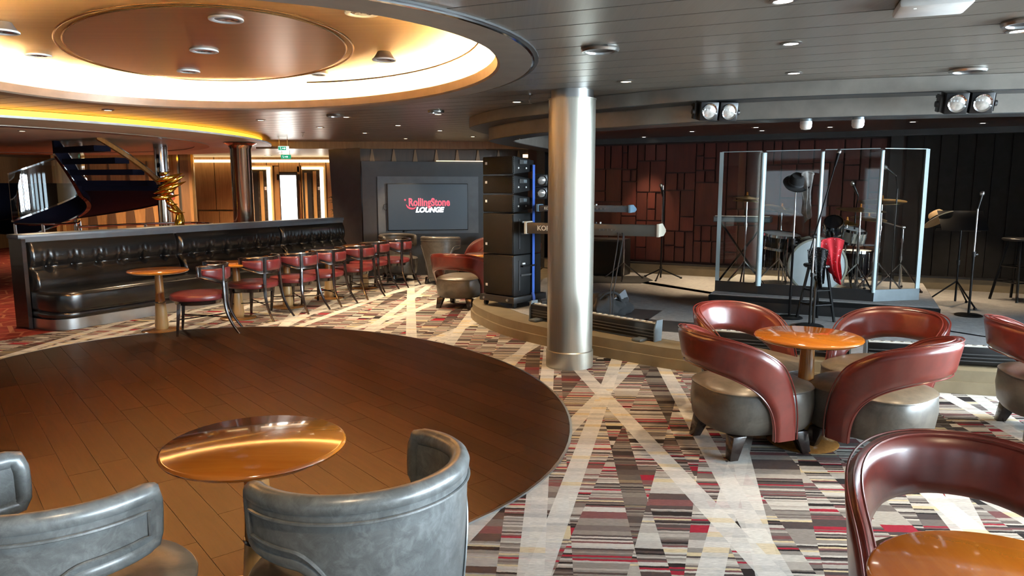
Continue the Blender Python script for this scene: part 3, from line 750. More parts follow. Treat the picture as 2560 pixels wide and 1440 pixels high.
# --- grey tub chair; faces +x
def tub_edges(a, am):
    k = abs(a) / am
    zu = 0.785 - 0.02 * k ** 2
    d = math.degrees(abs(a))
    t = min(max((d - 22) / 46, 0), 1); zl = 0.10 + (0.618 - 0.10) * (1 - (1 - t) ** 2.0) ** 0.9 if t > 0 else 0.10
    return zl, zu
def tub_pt(a, z, o, Rr=0.282):
    lean = 0.035 * (z / 0.78)
    return Vector((-(Rr + o + lean) * math.cos(a), (Rr + o + lean) * math.sin(a) * 1.0, z))
def make_tub(label, group, leather_, seat_):
    rt = empty('tub_chair', (0, 0, 0), 0, label, 'armchair', group); AM = R(104)
    MB().lathe([(0, 0.11), (0.23, 0.11), (0.27, 0.13), (0.292, 0.20), (0.30, 0.33), (0.295, 0.39)], 48, (0.09, 0, 0)).build('seat_base', leather_, rt)
    cs = MB().lathe([(0.295, 0.388), (0.301, 0.397), (0.29, 0.412), (0.21, 0.435), (0.1, 0.446), (0, 0.448)], 48, (0.09, 0, 0)).build('seat_cushion', seat_, rt)
    MB().tube([(0.09 + 0.300 * math.cos(i * PI / 32), 0.300 * math.sin(i * PI / 32), 0.393) for i in range(64)], 0.005, 6, True).build('welt', leather_, cs)
    N, V = 64, 12
    def sh(o): return lambda u, v: (lambda a: (lambda e: tub_pt(a, e[0] + (e[1] - e[0]) * v, o))(tub_edges(a, AM)))(-AM + 2 * AM * u)
    m = MB(); m.grid(sh(0.022), N, V); m.grid(sh(-0.026), N, V)
    bk = m.build('back_shell', leather_, rt, smooth=60)
    # padded border that runs round the whole edge
    edge = []
    for i in range(N + 1): a = -AM + 2 * AM * i / N; edge.append(tub_pt(a, tub_edges(a, AM)[1], -0.004))
    zl, zu = tub_edges(AM, AM)
    edge += [tub_pt(AM + 0.03, zu - 0.03, -0.004)] + [tub_pt(AM + 0.035, zl + (zu - zl) * k, -0.004) for k in (0.7, 0.5, 0.3)] + [tub_pt(AM + 0.03, zl + 0.02, -0.004)]
    for i in range(N + 1): a = AM - 2 * AM * i / N; edge.append(tub_pt(a, tub_edges(a, AM)[0], -0.004))
    edge += [tub_pt(-AM - 0.03, zl + 0.02, -0.004)] + [tub_pt(-AM - 0.035, zl + (zu - zl) * k, -0.004) for k in (0.3, 0.5, 0.7)] + [tub_pt(-AM - 0.03, zu - 0.03, -0.004)]
    MB().tube(edge, 0.031, 12, True).build('rolled_border', leather_, bk, smooth=80)
    inset = []
    AI = AM - R(6)
    for i in range(N + 1): a = -AI + 2 * AI * i / N; inset.append(tub_pt(a, tub_edges(a, AM)[1] - 0.040, 0.025))
    for i in range(N + 1): a = AI - 2 * AI * i / N; inset.append(tub_pt(a, tub_edges(a, AM)[0] + 0.036, 0.025))
    MB().tube(inset, 0.0055, 6, True).build('piping', leather_, bk)
    for sx in (-1, 1):
        for sy in (-1, 1):
            taper_leg(MB(), (sx * 0.19 + 0.03, sy * 0.19, 0.12), (sx * 0.21 + 0.03, sy * 0.21, 0), 0.06, 0.045).build('leg', 'espresso', rt, bevel=0.004)
    return rt
TG = 'tub chairs in grey leather'
tub0 = make_tub('distressed grey tub chair closest to us, its curved back below the small oval table', TG, 'grey_leather', 'taupe_leather')
tub0.location = (-0.475, 2.13, 0); tub0.rotation_euler = (0, 0, R(137))
copy_tree(tub0, (-1.34, 2.00, 0), R(66), 'distressed grey tub chair filling the bottom left corner')
tub1 = make_tub('olive brown tub chair seen from behind beneath the lit screen', TG, 'olive_leather', 'olive_leather')
tub1.location = (-1.22, 12.3, 0); tub1.rotation_euler = (0, 0, R(78))
copy_tree(tub1, (-2.02, 12.75, 0), R(-55), 'olive brown tub chair at the far end of the banquette row')
# --- round pedestal table
def make_table(label, group):
    rt = empty('pedestal_table', (0, 0, 0), 0, label, 'table', group)
    MB().lathe([(0, 0.662), (0.24, 0.662), (0.295, 0.668), (0.318, 0.679), (0.325, 0.689), (0.322, 0.6965), (0.314, 0.70), (0, 0.70)], 72).build('table_top', 'lacquer', rt, smooth=50)
    MB().lathe([(0.041, 0.665), (0.05, 0.40), (0.053, 0.335)], 28).build('upper_pedestal', 'lacquer_dark', rt)
    MB().lathe([(0.0, 0.337), (0.057, 0.337), (0.060, 0.33), (0.057, 0.322), (0.0, 0.322)], 28).build('collar', 'espresso', rt)
    MB().lathe([(0.055, 0.324), (0.073, 0.065), (0.070, 0.035), (0.06, 0.02)], 28).build('lower_pedestal', 'pale_wood', rt)
    MB().lathe([(0, 0.0), (0.215, 0.0), (0.22, 0.008), (0.21, 0.016), (0.10, 0.022), (0, 0.022)], 40).build('base_plate', 'lacquer_dark', rt)
    return rt
TB = 'round lacquered pedestal tables'
tb0 = make_table('small glossy brown table reflecting the glowing cove, on the dance floor edge', TB); tb0.location = (-0.94, 2.53, 0)
for loc, lb in (((1.87, 4.46), 'round orange table amid four red armchairs'),
                ((1.17, 1.53), 'orange table top cut off by the bottom right corner'),
                ((-4.02, 8.13), 'first round table along the banquette, nearest its rounded end'),
                ((-3.44, 8.92), 'second round table along the banquette, behind the first red dining chair'),
                ((-3.08, 9.78), 'third round table along the banquette'),
                ((-2.72, 10.60), 'fourth round table along the banquette'),
                ((-2.42, 11.70), 'last round table along the banquette, closest to the screen wall'),
                ((-0.33, 10.15), 'orange table half hidden by the loudspeaker stack')):
    copy_tree(tb0, (*loc, 0), 0.3 + loc[0], lb)
# --- dining chair with round red seat and three-pad barrel back; faces +x
def make_dining(label, group):
    rt = empty('dining_chair', (0, 0, 0), 0, label, 'chair', group)
    sc_ = MB().lathe([(0, 0.39), (0.225, 0.39), (0.24, 0.40), (0.245, 0.43), (0.236, 0.455), (0.20, 0.468), (0.1, 0.476), (0, 0.478)], 40, (0.02, 0, 0), 1.03, 1.0, 2.3).build('seat', 'seat_red', rt)
    MB().lathe([(0.19, 0.345), (0.205, 0.345), (0.215, 0.39), (0.19, 0.39)], 32, (0.02, 0, 0)).build('seat_rail', 'espresso', rt)
    Rb = 0.245; ZT = 0.775
    def zlow(a):
        d = abs(math.degrees(a)); return 0.585 + 0.0 * d if d < 40 else 0.585 + (d - 40) / 50 * 0.085
    def bp(a, z, o): return Vector((-(Rb + o + 0.03 * (z - 0.45)) * math.cos(a), (Rb + o + 0.03 * (z - 0.45)) * math.sin(a), z))
    AB = R(86)
    def fr(o): return lambda u, v: (lambda a: bp(a, zlow(a) + (ZT - 0.006 - zlow(a)) * v, o))(-AB + 2 * AB * u)
    m = MB(); m.grid(fr(0.012), 36, 3); m.grid(fr(-0.012), 36, 3)
    bf = m.build('back_frame', 'espresso', rt)
    e = [bp(-AB + 2 * AB * i / 36, ZT, 0) for i in range(37)] + [bp(AB - 2 * AB * i / 36, zlow(AB - 2 * AB * i / 36), 0) for i in range(37)]
    MB().tube(e, 0.015, 8, True).build('top_rail', 'espresso', bf)
    for a0, a1 in ((-80, -33), (-26, 26), (33, 80)):
        a0, a1 = R(a0), R(a1)
        def pd(sgn):
            def fn(u, v):
                a = a0 + (a1 - a0) * u; zl = zlow(a) + 0.026; zu = ZT - 0.026
                k = max(0, 1 - abs(2 * u - 1) ** 6) ** 0.5 * max(0, 1 - abs(2 * v - 1) ** 6) ** 0.5
                return bp(a, zl + (zu - zl) * v, sgn * (0.008 + 0.02 * k))
            return fn
        m = MB(); m.grid(pd(1), 14, 8); m.grid(pd(-1), 14, 8)
        m.build('back_pad', 'seat_red', rt, smooth=70)
    for s in (-1, 1):
        a = R(30) * s
        pts = [bp(a, 0.775, 0.004), bp(a, 0.66, 0.006), bp(a, 0.56, 0.008), (-0.225, s * 0.135, 0.45), (-0.228, s * 0.14, 0.36), (-0.245, s * 0.15, 0.24), (-0.29, s * 0.165, 0.11), (-0.35, s * 0.18, 0.0)]
        MB().tube([tuple(p) for p in catmull(pts, 4)], [0.016] * 8 + [0.019] * 8 + [0.018 - 0.0006 * i for i in range(13)], 8).build('leg', 'espresso', rt)
        taper_leg(MB(), (0.17, s * 0.16, 0.37), (0.20, s * 0.175, 0), 0.036, 0.02).build('leg', 'espresso', rt, bevel=0.003)
    for s in (-1, 1): MB().cyl((0.185, s * 0.168, 0.19), (-0.265, -s * 0.155, 0.19), 0.007, n=8).build('stretcher', 'espresso', rt)
    return rt
DG = 'red dining chairs along the banquette'
dn0 = make_dining('red dining chair standing half on the dance floor, first of the row, seen side on', DG)
dn0.location = (-3.50, 8.00, 0); dn0.rotation_euler = (0, 0, R(197)); dn0.scale = (1.17, 1.17, 1.0)
for (x, y), fx, fy, lb in (((-2.92, 8.88), -0.95, 0.30, 'second red dining chair in the row facing the banquette'),
                           ((-2.61, 9.40), -0.90, 0.43, 'third red dining chair in the row facing the banquette'),
                           ((-2.35, 9.97), -0.93, 0.30, 'fourth red dining chair in the row facing the banquette'),
                           ((-2.08, 10.60), -0.90, 0.43, 'fifth red dining chair in the row, a bit larger gap before it'),
                           ((-1.98, 11.37), -0.92, 0.38, 'sixth red dining chair in the row, second from the screen wall'),
                           ((-1.70, 11.90), -0.90, 0.35, 'last red dining chair in the row, beside the olive tub chair')):
    copy_tree(dn0, (x + 0.33 * fx, y + 0.33 * fy, 0), math.atan2(fy, fx), lb)
# --- banquette: local x along its length, +y toward the back
BQ = Vector((-5.72, 8.30)); BQE = Vector((-3.16, 13.18)); bd = BQE - BQ; BL = bd.length; BA = math.atan2(bd.y, bd.x)
bq = empty('banquette', (BQ.x, BQ.y, 0), BA, 'long black leather banquette with buttoned back and steel kick plate', 'sofa')
def bow(x): return 0.05 * math.sin(PI * min(max(x / BL, 0), 1))
MB().box((BL / 2, 0.06, 0.53), (BL, 0.10, 1.06)).build('back_wall', 'veneer_dark', bq)
MB().box((BL / 2, 0.02, 1.065), (BL + 0.06, 0.24, 0.05)).build('ledge', 'slate', bq, bevel=0.008)
MB().box((BL / 2, -0.085, 1.02), (BL, 0.03, 0.05)).build('ledge_fascia', 'slate', bq)
MB().prism([(-0.03, 0.1), (-0.03, -0.16), (0.015, -0.16), (0.015, 0.1)], 0, 1.04).build('end_panel', 'espresso', bq)
segs = [(0.03, 2.02), (2.02, 3.95), (3.95, BL)]
for x0, x1 in segs:
    nb = 6; bx_ = [x0 + (x1 - x0) * (i + 0.75) / (nb + 0.5) for i in range(nb)]
    def back(u, v):
        x = x0 + (x1 - x0) * u; z = 0.42 + 0.58 * v
        e = min(1, min(u, 1 - u) * (x1 - x0) / 0.05) ** 0.5
        up = max(0, 1 - abs((z - 0.86) / 0.17) ** 2.4); lo = max(0, 1 - abs((z - 0.53) / 0.17) ** 2.4)
        y = -0.065 - 0.095 * (up ** 0.6 if up > 0 else 0) * e - 0.125 * (lo ** 0.6 if lo > 0 else 0) * e - 0.06 * (1 - v) 
        for b in bx_:
            dx = abs(x - b); dz = z - 0.70
            y += 0.075 * math.exp(-(dx / 0.035) ** 2 - (dz / 0.05) ** 2) * e
            if dz > 0: y += 0.028 * math.exp(-(dx / 0.018) ** 2) * math.exp(-(dz / 0.12) ** 2) * e
            if dz > 0: y += 0.012 * (math.exp(-((dx - 0.07) / 0.014) ** 2)) * math.exp(-((dz - 0.05) / 0.08) ** 2) * e
        return Vector((x, y, z))
    bk = MB().grid(back, 150, 30).build('back_cushion', 'black_leather', bq, smooth=80, fix=False)
    for p in bk.data.polygons: p.flip()
    for b in bx_: MB().lathe([(0.0, 0.02), (0.012, 0.016), (0.016, 0.0)], 10, (b, -0.075, 0.70), axis=(0, -1, 0)).build('button', 'black_leather', bk)
def seat_poly(front_, rr=0.26):
    pts = [(0.02, -0.12)]
    for i in range(9):
        a = PI + (PI / 2) * i / 8; pts.append((0.02 + rr + rr * math.cos(a), -front_ + rr + rr * math.sin(a)))
    pts += [(BL, -front_), (BL, -0.12)]
    return pts
MB().prism(seat_poly(0.72), 0.20, 0.445).build('seat_cushion', 'black_leather', bq, bevel=0.05, seg=4, smooth=60)
MB().prism(seat_poly(0.67), 0.125, 0.215).build('base_roll', 'black_leather', bq, bevel=0.035, seg=4, smooth=60)
MB().prism(seat_poly(0.64), 0.0, 0.125).build('kick_plate', 'steel', bq)
for x in (1.55, 3.05, 4.55): MB().box((x, -0.455, 0.446), (0.008, 0.5, 0.006)).build('seam', 'black_leather', bq)

# ================================================================ SCREEN, LOUDSPEAKERS, STAGE GEAR
tvp = TW0 + td.normalized() * 1.18
tv = empty('television', (tvp.x, tvp.y, 1.27), TWA, 'large wall screen showing a red and white lounge logo', 'television')
MB().box((0, -0.075, 0), (1.48, 0.06, 0.86)).build('casing', 'black_plastic', tv, bevel=0.006)
MB().box((0, -0.035, 0), (0.7, 0.04, 0.5)).build('wall_mount', 'black_metal', tv)
sn = MB().box((0, -0.107, 0.003), (1.455, 0.006, 0.83)).build('screen', 'screen_dark', tv)
def logo(body, size, z, mat, bold, sx, y, shear=0.0, x=0.02, spacing=1.0):
    return text('lettering', body, size, mat, sn, (x, y, z), (PI / 2, 0, 0), 0.0015, shear, bold, 'CENTER', sx, spacing)
logo('RollingStone', 0.195, 0.085, 'screen_pink', 0.0058, 0.74, -0.113, 0, 0.02, 1.04)
logo('RollingStone', 0.195, 0.085, 'screen_red', 0.0035, 0.74, -0.116, 0, 0.02, 1.04)
sw_pts = catmull([(-0.40, -0.116, 0.05), (-0.375, -0.116, 0.005), (-0.325, -0.116, -0.02), (-0.265, -0.116, -0.022), (-0.225, -0.116, 0.003)], 6)
MB().tube(sw_pts, [0.004 + 0.011 * math.sin(PI * i / (len(sw_pts) - 1)) for i in range(len(sw_pts))], 8).build('swash', 'screen_red', sn)
for x in (-0.42, 0.105): MB().lathe([(0, 0.003), (0.016, 0.003), (0.016, 0)], 12, (x, -0.114, 0.135), axis=(0, -1, 0)).build('swash', 'screen_red', sn)
logo('LOUNGE', 0.125, -0.052, 'screen_white', 0.0075, 1.0, -0.115, 0.25)
MB().tube([(-0.745, -0.05, 0.06), (-0.80, -0.05, 0.05), (-0.81, -0.05, 0.0), (-0.79, -0.05, -0.05), (-0.745, -0.05, -0.05)], 0.006, 6).build('cable', 'black_plastic', tv)
MB().box((-0.42, -0.08, -0.445), (0.05, 0.03, 0.02)).build('sensor', 'black_plastic', tv)
# --- loudspeaker stack, every cabinet a thing of its own
SPL, SPA = (-0.165, 8.66), R(-40.9)
def cabinet(name, label, z0, z1, depth, rear, sub, group):
    o = empty(name, (*SPL, z0), SPA, label, 'loudspeaker', group); h = z1 - z0; w = 0.49
    dz = (1 - rear) * h / 2
    vs = [(s * w / 2, 0, z) for s in (-1, 1) for z in (0.004, h - 0.004)] + [(s * w / 2 * (0.98 if sub else 0.9), depth, z) for s in (-1, 1) for z in (0.004 + dz, h - 0.004 - dz)]
    MB().add(vs, [(0, 1, 3, 2), (4, 6, 7, 5), (0, 4, 5, 1), (2, 3, 7, 6), (1, 5, 7, 3), (0, 2, 6, 4)]).build('body', 'speaker_black', o, bevel=0.006)
    MB().box((0, -0.006, h / 2), (w - 0.02, 0.014, h - 0.028)).build('grille', 'grille', o, bevel=0.003)
    MB().box((-0.18, -0.015, h * (0.62 if not sub else 0.24)), (0.03, 0.006, 0.03)).build('badge', 'white_trim', o)
    if sub:
        for y in (0.10, 0.36): MB().box((w / 2 + 0.002, y, h / 2), (0.012, 0.012, h * 0.72)).build('edge_bar', 'dark_grey', o)
        MB().box((w / 2 + 0.003, 0.24, h * 0.5), (0.014, 0.22, 0.02)).build('edge_bar', 'dark_grey', o)
        MB().box((w / 2 + 0.003, 0.18, h * 0.78), (0.012, 0.05, 0.018)).build('badge', 'white_trim', o)
    else:
        MB().box((w / 2 - 0.003, 0.17, h * 0.68), (0.02, 0.14, 0.055)).build('handle', 'reveal', o, bevel=0.006)
        MB().box((w / 2 + 0.004, 0.20, h * 0.68), (0.012, 0.06, 0.035)).build('handle_plate', 'bracket_grey', o)
        for y in (0.09, 0.23): MB().lathe([(0, 0.008), (0.010, 0.006), (0.012, 0)], 10, (w / 2 - 0.004, y, h * 0.36), axis=(1, 0, 0)).build('knob', 'white_trim', o)
        for k in range(10): MB().box((w / 2 - 0.008, 0.004, h * (k + 0.5) / 10), (0.012, 0.008, 0.008)).build('rigging_hole', 'bracket_grey', o)
LG = 'black loudspeaker cabinets in the stack'
cabinet('loudspeaker', 'top wedge loudspeaker of the tall black stack', 1.775, 1.995, 0.40, 0.62, False, LG)
cabinet('loudspeaker', 'second wedge loudspeaker from the top of the stack', 1.55, 1.772, 0.40, 0.62, False, LG)
cabinet('loudspeaker', 'lowest of the three wedge loudspeakers in the stack', 1.328, 1.547, 0.40, 0.62, False, LG)
cabinet('subwoofer', 'upper of the two big square subwoofers in the stack', 0.83, 1.325, 0.52, 1.0, True, LG)
cabinet('subwoofer', 'bottom subwoofer of the stack, on the wheeled board', 0.33, 0.827, 0.52, 1.0, True, LG)
dl = empty('dolly', (*SPL, STZ), SPA, 'black wheeled board under the loudspeaker stack', 'dolly')
MB().box((0, 0.27, 0.10), (0.56, 0.62, 0.075)).build('board', 'black_plastic', dl, bevel=0.005)
for x in (-0.23, 0.23):
    for y in (0.03, 0.5): MB().cyl((x - 0.015, y, 0.032), (x + 0.015, y, 0.032), 0.032).build('caster', 'black_plastic', dl)
for x in (-0.2, 0.18): MB().lathe([(0, 0.012), (0.016, 0.008), (0.018, 0)], 12, (x, -0.043, 0.10), axis=(0, -1, 0)).build('bolt', 'steel', dl)
so = empty('strap', (*SPL, STZ), SPA, 'bright blue ratchet strap running down the loudspeaker stack', 'strap')
MB().box((0.268, 0.34, 0.93), (0.006, 0.045, 1.55)).build('webbing', 'blue_strap', so)
MB().tube([(0.27, 0.33, 0.16), (0.30, 0.31, 0.10), (0.33, 0.28, 0.05), (0.36, 0.30, 0.012)], 0.02, 6).build('tail', 'blue_strap', so)
MB().box((0.275, 0.25, 0.50), (0.03, 0.26, 0.02)).build('ratchet', 'black_metal', so)
for i, (x, y) in enumerate(((0.40, 0.22), (0.50, 0.10), (0.40, 0.42))):
    jb = empty('junction_box', (SPL[0] + x * 0.756 + y * 0.654, SPL[1] - x * 0.654 + y * 0.756, STZ), SPA + i * 0.5, ('white socket box on the stage beside the stack', 'small grey plug box on the stage edge by the stack', 'dark plug box behind the blue strap')[i], 'plug box')
    MB().box((0, 0, 0.035), (0.12, 0.07, 0.07)).build('casing', ('white_trim', 'bracket_grey', 'dark_grey')[i], jb, bevel=0.006)
    for s in (-1, 1): MB().lathe([(0, 0.004), (0.012, 0.004), (0.012, 0)], 10, (s * 0.03, -0.035, 0.035), axis=(0, -1, 0)).build('socket', 'black_plastic', jb)
    MB().tube([(0.06, 0, 0.02), (0.14, 0.03, 0.012), (0.24, 0.0, 0.008), (0.30, 0.08, 0.008)], 0.007, 6).build('cable', 'black_plastic', jb)
# --- keyboards on a column stand
def keyboard(name, label, c, ang, L, D, H, body, cheek, nk, txt, ts, tx):
    o = empty(name, c, ang, label, 'keyboard', 'keyboards on the stage')
    MB().add([(-L / 2, 0, 0), (L / 2, 0, 0), (L / 2, D, 0), (-L / 2, D, 0), (-L / 2, 0, H), (L / 2, 0, H), (L / 2, D * 0.55, H * 0.95), (-L / 2, D * 0.55, H * 0.95), (L / 2, D, H * 0.35), (-L / 2, D, H * 0.35)],
             [(0, 1, 5, 4), (4, 5, 6, 7), (7, 6, 8, 9), (9, 8, 2, 3), (0, 3, 2, 1), (0, 4, 7, 9, 3), (1, 2, 8, 6, 5)]).build('body', body, o, bevel=0.004)
    for s in (-1, 1):
        x0, x1 = s * L / 2, s * (L / 2 + 0.03); P = [(-0.01, -0.005), (D * 0.72, -0.005), (D + 0.02, H * 0.25), (D + 0.01, H * 0.5), (D * 0.5, H + 0.012), (-0.01, H + 0.012)]
        MB().add([(x0, p[0], p[1]) for p in P] + [(x1, p[0], p[1]) for p in P], [tuple(range(6)), tuple(range(11, 5, -1))] + [(i, (i + 1) % 6, 6 + (i + 1) % 6, 6 + i) for i in range(6)]).build('end_cheek', cheek, o, bevel=0.004)
    kw = (L - 0.16) / nk
    kb = MB().box((0.03, D * 0.8, H * 0.75), (L - 0.14, D * 0.32, 0.02)).build('key_bed', 'white_trim', o)
    for i in range(nk): MB().box((-L / 2 + 0.12 + kw * (i + 0.5), D * 0.8, H * 0.75 + 0.012), (kw * 0.9, D * 0.32, 0.008)).build('key', 'white_paint', kb)
    for i in range(6): MB().lathe([(0, 0.02), (0.012, 0.018), (0.012, 0)], 10, (-L * 0.1 + i * 0.05, D * 0.25, H)).build('knob', 'white_trim' if i % 2 else 'black_plastic', o)
    for i in range(5): MB().lathe([(0, 0.004), (0.009, 0.004), (0.009, 0)], 10, (L * 0.08 + i * 0.045, 0, H * 0.5), axis=(0, -1, 0)).build('socket', 'steel', o)
    text('lettering', txt, ts, 'cream_plastic', o, (tx, -0.004, H * 0.5), (PI / 2, 0, 0), 0.001, 0, 0.002)
    return o
keyboard('keyboard', 'long grey keyboard seen from behind with cream ends, lower of the two', (0.862, 8.04, 1.10), R(-22.8), 1.50, 0.36, 0.125, 'key_grey', 'cream_plastic', 52, 'KORG', 0.075, -0.515)
keyboard('synthesizer', 'short dark synthesizer with blue end on the upper tier of the stand', (0.80, 8.24, 1.352), R(-22.8), 1.06, 0.28, 0.07, 'dark_grey', 'slate_blue', 36, 'KORG', 0.045, -0.40)
ks = empty('keyboard_stand', (0.74, 8.42, STZ), R(-22.8), 'black column stand holding two keyboards behind the steel column', 'stand')
MB().cyl((0, 0.1, 0.02), (0, 0.1, 1.12), 0.03).build('post', 'black_metal', ks)
for z, l in ((0.895, -0.42), (1.145, -0.30)):
    for s in (-1, 1): MB().cyl((s * 0.05, 0.1, z - 0.02), (s * 0.22, l + 0.12, z), 0.012).build('arm', 'black_metal', ks)
for s in (-1, 1): MB().cyl((0, 0.1, 0.06), (s * 0.35, 0.3, 0.012), 0.016).build('leg', 'black_metal', ks); MB().cyl((0, 0.1, 0.06), (s * 0.28, -0.2, 0.012), 0.016).build('leg', 'black_metal', ks)
for i, (a, b) in enumerate((((1.15, 7.93, 1.14), (1.02, 7.55, STZ + 0.01)), ((1.20, 7.91, 1.14), (1.05, 7.62, STZ + 0.01)))):
    a = Vector(a); b = Vector(b); m_ = (a + b) / 2 + Vector((-0.02, -0.05, -0.12))
    tag(MB().tube(catmull([a, a + Vector((0.01, -0.05, -0.08)), m_, b, b + Vector((-0.3, 0.1, 0))], 6), 0.006, 6).build('cable', 'black_plastic'), ('outer', 'inner')[i] + ' of two cables drooping from the long keyboard', 'cable')
# --- stands
def tripod(parent, r, z, mat, rad=0.012, n=3, a0=0.4, hub=0.0):
    for i in range(n):
        a = a0 + 2 * PI * i / n
        lg = MB().tube([(0, 0, z), (r * 0.5 * math.cos(a), r * 0.5 * math.sin(a), z * 0.52 + hub), (r * math.cos(a), r * math.sin(a), rad)], rad, 8).build('leg', mat, parent)
        MB().cyl((r * 0.93 * math.cos(a), r * 0.93 * math.sin(a), rad * 1.1), (r * 1.02 * math.cos(a), r * 1.02 * math.sin(a), rad * 1.1), rad * 1.4, n=8).build('rubber_foot', 'black_plastic', lg)
def mic(parent, p, d):
    p = Vector(p); d = Vector(d).normalized()
    MB().cyl(p, p + d * 0.15, 0.011, 0.017).build('microphone_body', 'black_metal', parent)
    MB().lathe([(0.017, 0), (0.025, 0.012), (0.026, 0.03), (0.02, 0.046), (0, 0.052)], 14, p + d * 0.15, axis=d).build('microphone_head', 'steel', parent)
def mic_stand(label, loc, top, base, boom=None, a0=0.4):
    o = empty('microphone_stand', loc, 0, label, 'microphone stand', 'black microphone stands on the stage')
    if base == 'round': MB().lathe([(0, 0), (0.14, 0), (0.142, 0.01), (0.12, 0.02), (0.03, 0.03), (0, 0.03)], 32).build('base', 'black_metal', o)
    else:
        tripod(o, 0.34, 0.16, 'black_metal', 0.011, a0=a0); MB().cyl((0, 0, 0.10), (0, 0, 0.2), 0.022).build('hub', 'black_plastic', o)
    h = top - loc[2]
    MB().cyl((0, 0, 0.02), (0, 0, h * 0.58), 0.013).build('lower_pole', 'black_metal', o)
    MB().cyl((0, 0, h * 0.56), (0, 0, h), 0.009).build('upper_pole', 'steel', o)
    MB().cyl((0, 0, h * 0.555), (0, 0, h * 0.60), 0.02).build('clutch', 'black_plastic', o)
    MB().box((0.02, 0, h * 0.575), (0.05, 0.014, 0.014)).build('clutch_lever', 'black_plastic', o)
    if boom:
        b = Vector(boom) - Vector(loc); MB().cyl(Vector((0, 0, h)) - (b - Vector((0, 0, h))) * 0.25, b, 0.008).build('boom', 'black_metal', o)
        MB().lathe([(0, -0.022), (0.022, -0.016), (0.024, 0.016), (0, 0.022)], 12, (0, 0, h), axis=(1, 0, 0)).build('boom_clutch', 'black_plastic', o)
        mic(o, b, (b - Vector((0, 0, h))))
    return o
m1 = mic_stand('black tripod stand against the red block wall', (2.36, 11.35, STZ), 1.66, 'tripod', None, 0.1)
MB().cyl((0.01, -0.03, 0.9), (0.0, -0.03, 1.40), 0.012).build('boom', 'black_metal', m1)
mic(m1, (0, 0, 1.30), (-0.2, 0, 1))
mic_stand('straight stand with round base left of the drum shield front, carrying a black hat', (3.08, 7.88, STZ), 1.66, 'round')
mic_stand('boom microphone stand hung with the red bandana before the drums', (3.10, 7.38, STZ), 1.13, 'round', (3.36, 7.6, 1.84))
ms = mic_stand('straight stand with round base near the right end of the stage', (5.16, 8.02, STZ), 1.40, 'round'); mic(ms, (0, 0, 1.20), (0.2, 0, 1))
hb = empty('hat', (3.08, 7.88, 1.66), 0.5, 'black brimmed hat hung on a microphone stand', 'hat'); hb.scale = (0.8, 0.8, 1.0)
MB().lathe([(0.0, 0.11), (0.07, 0.108), (0.095, 0.08), (0.10, 0.01), (0.16, 0.0), (0.175, 0.012), (0.16, -0.006), (0.095, 0.0), (0.085, 0.07), (0, 0.095)], 32, axis=(-0.35, -0.5, 1)).build('felt', 'black_cloth', hb)
MB().lathe([(0.103, 0.012), (0.105, 0.035), (0.100, 0.036)], 32, axis=(-0.35, -0.5, 1)).build('band', 'dark_grey', hb)
def cloth(name, label, mat, top, size, folds, cat, yaw=0.0, tip=0.0):
    o = empty(name, top, yaw, label, cat); w, h = size
    def fn(u, v):
        k = 1 - 0.55 * v ** 1.4 * (1 if tip else 0); x = (u - 0.5) * w * k + tip * v * v * w
        y = 0.03 * math.sin(u * PI * folds) * (0.3 + v) + 0.015 * math.sin(v * 7 + u * 5)
        z = -h * v * (1 - 0.25 * abs(u - 0.5 - (tip * 0.6 if tip else 0)) * 2 * v) - 0.03 * (2 * u - 1) ** 2
        return Vector((x, y, z))
    m = MB().grid(fn, 26, 26); b = len(m.v); g = MB().grid(lambda u, v: fn(u, v) + Vector((0, 0.004, 0)), 26, 26); m.add(g.v, [tuple(reversed(f)) for f in g.f])
    m.build('fabric', mat, o, smooth=80)
    MB().tube([fn(i / 12, 0.01) for i in range(13)], 0.008, 6).build('rolled_edge', mat, o)
    return o
cloth('bandana', 'bright red paisley bandana hanging in front of the white bass drum', 'bandana_red', (3.385, 7.60, 1.10), (0.26, 0.50), 5, 'bandana', 0.2, 0.28)
cloth('bandana', 'black and white bandana draped over the black stool before the drums', 'bandana_black', (3.22, 7.56, 1.00), (0.20, 0.44), 5, 'bandana', -0.2, 0.16)
cloth('scarf', 'long grey scarf hanging below the black hat', 'scarf_grey', (3.17, 7.82, 1.80), (0.14, 0.56), 4, 'scarf', 0.3, 0.12)
def stool(label, loc, h, r, splay):
    o = empty('bar_stool', loc, 0.3, label, 'stool', 'black stools on the stage')
    MB().lathe([(0, h - 0.035), (r * 0.9, h - 0.035), (r, h - 0.02), (r, h - 0.008), (r * 0.96, h), (0, h + 0.004)], 32).build('seat', 'black_plastic', o)
    for i in range(4):
        a = PI / 4 + i * PI / 2; MB().tube([(r * 0.6 * math.cos(a), r * 0.6 * math.sin(a), h - 0.035), (splay * math.cos(a), splay * math.sin(a), 0)], 0.016, 8).build('leg', 'black_metal', o)
    for f in (0.3, 0.55):
        rr = splay + (r * 0.6 - splay) * f
        for i in range(4):
            a = PI / 4 + i * PI / 2; b = a + PI / 2; MB().cyl((rr * math.cos(a), rr * math.sin(a), h * f), (rr * math.cos(b), rr * math.sin(b), h * f), 0.009, n=8).build('rung', 'black_metal', o)
stool('black stool hung with bandanas in front of the drum riser', (3.30, 7.72, STZ), 0.62, 0.15, 0.19)
stool('tall black bar stool at the right edge against the dark curtain', (6.45, 9.15, STZ), 0.80, 0.19, 0.26)
mu = empty('music_stand', (5.45, 8.75, STZ), R(-15), 'black music stand right of the drum shield', 'music stand')
tripod(mu, 0.34, 0.30, 'black_metal', 0.010, a0=0.9); MB().cyl((0, 0, 0.05), (0, 0, 0.98), 0.012).build('pole', 'black_metal', mu)
MB().cyl((0, 0, 0.50), (0, 0, 0.56), 0.02).build('clutch', 'black_plastic', mu)
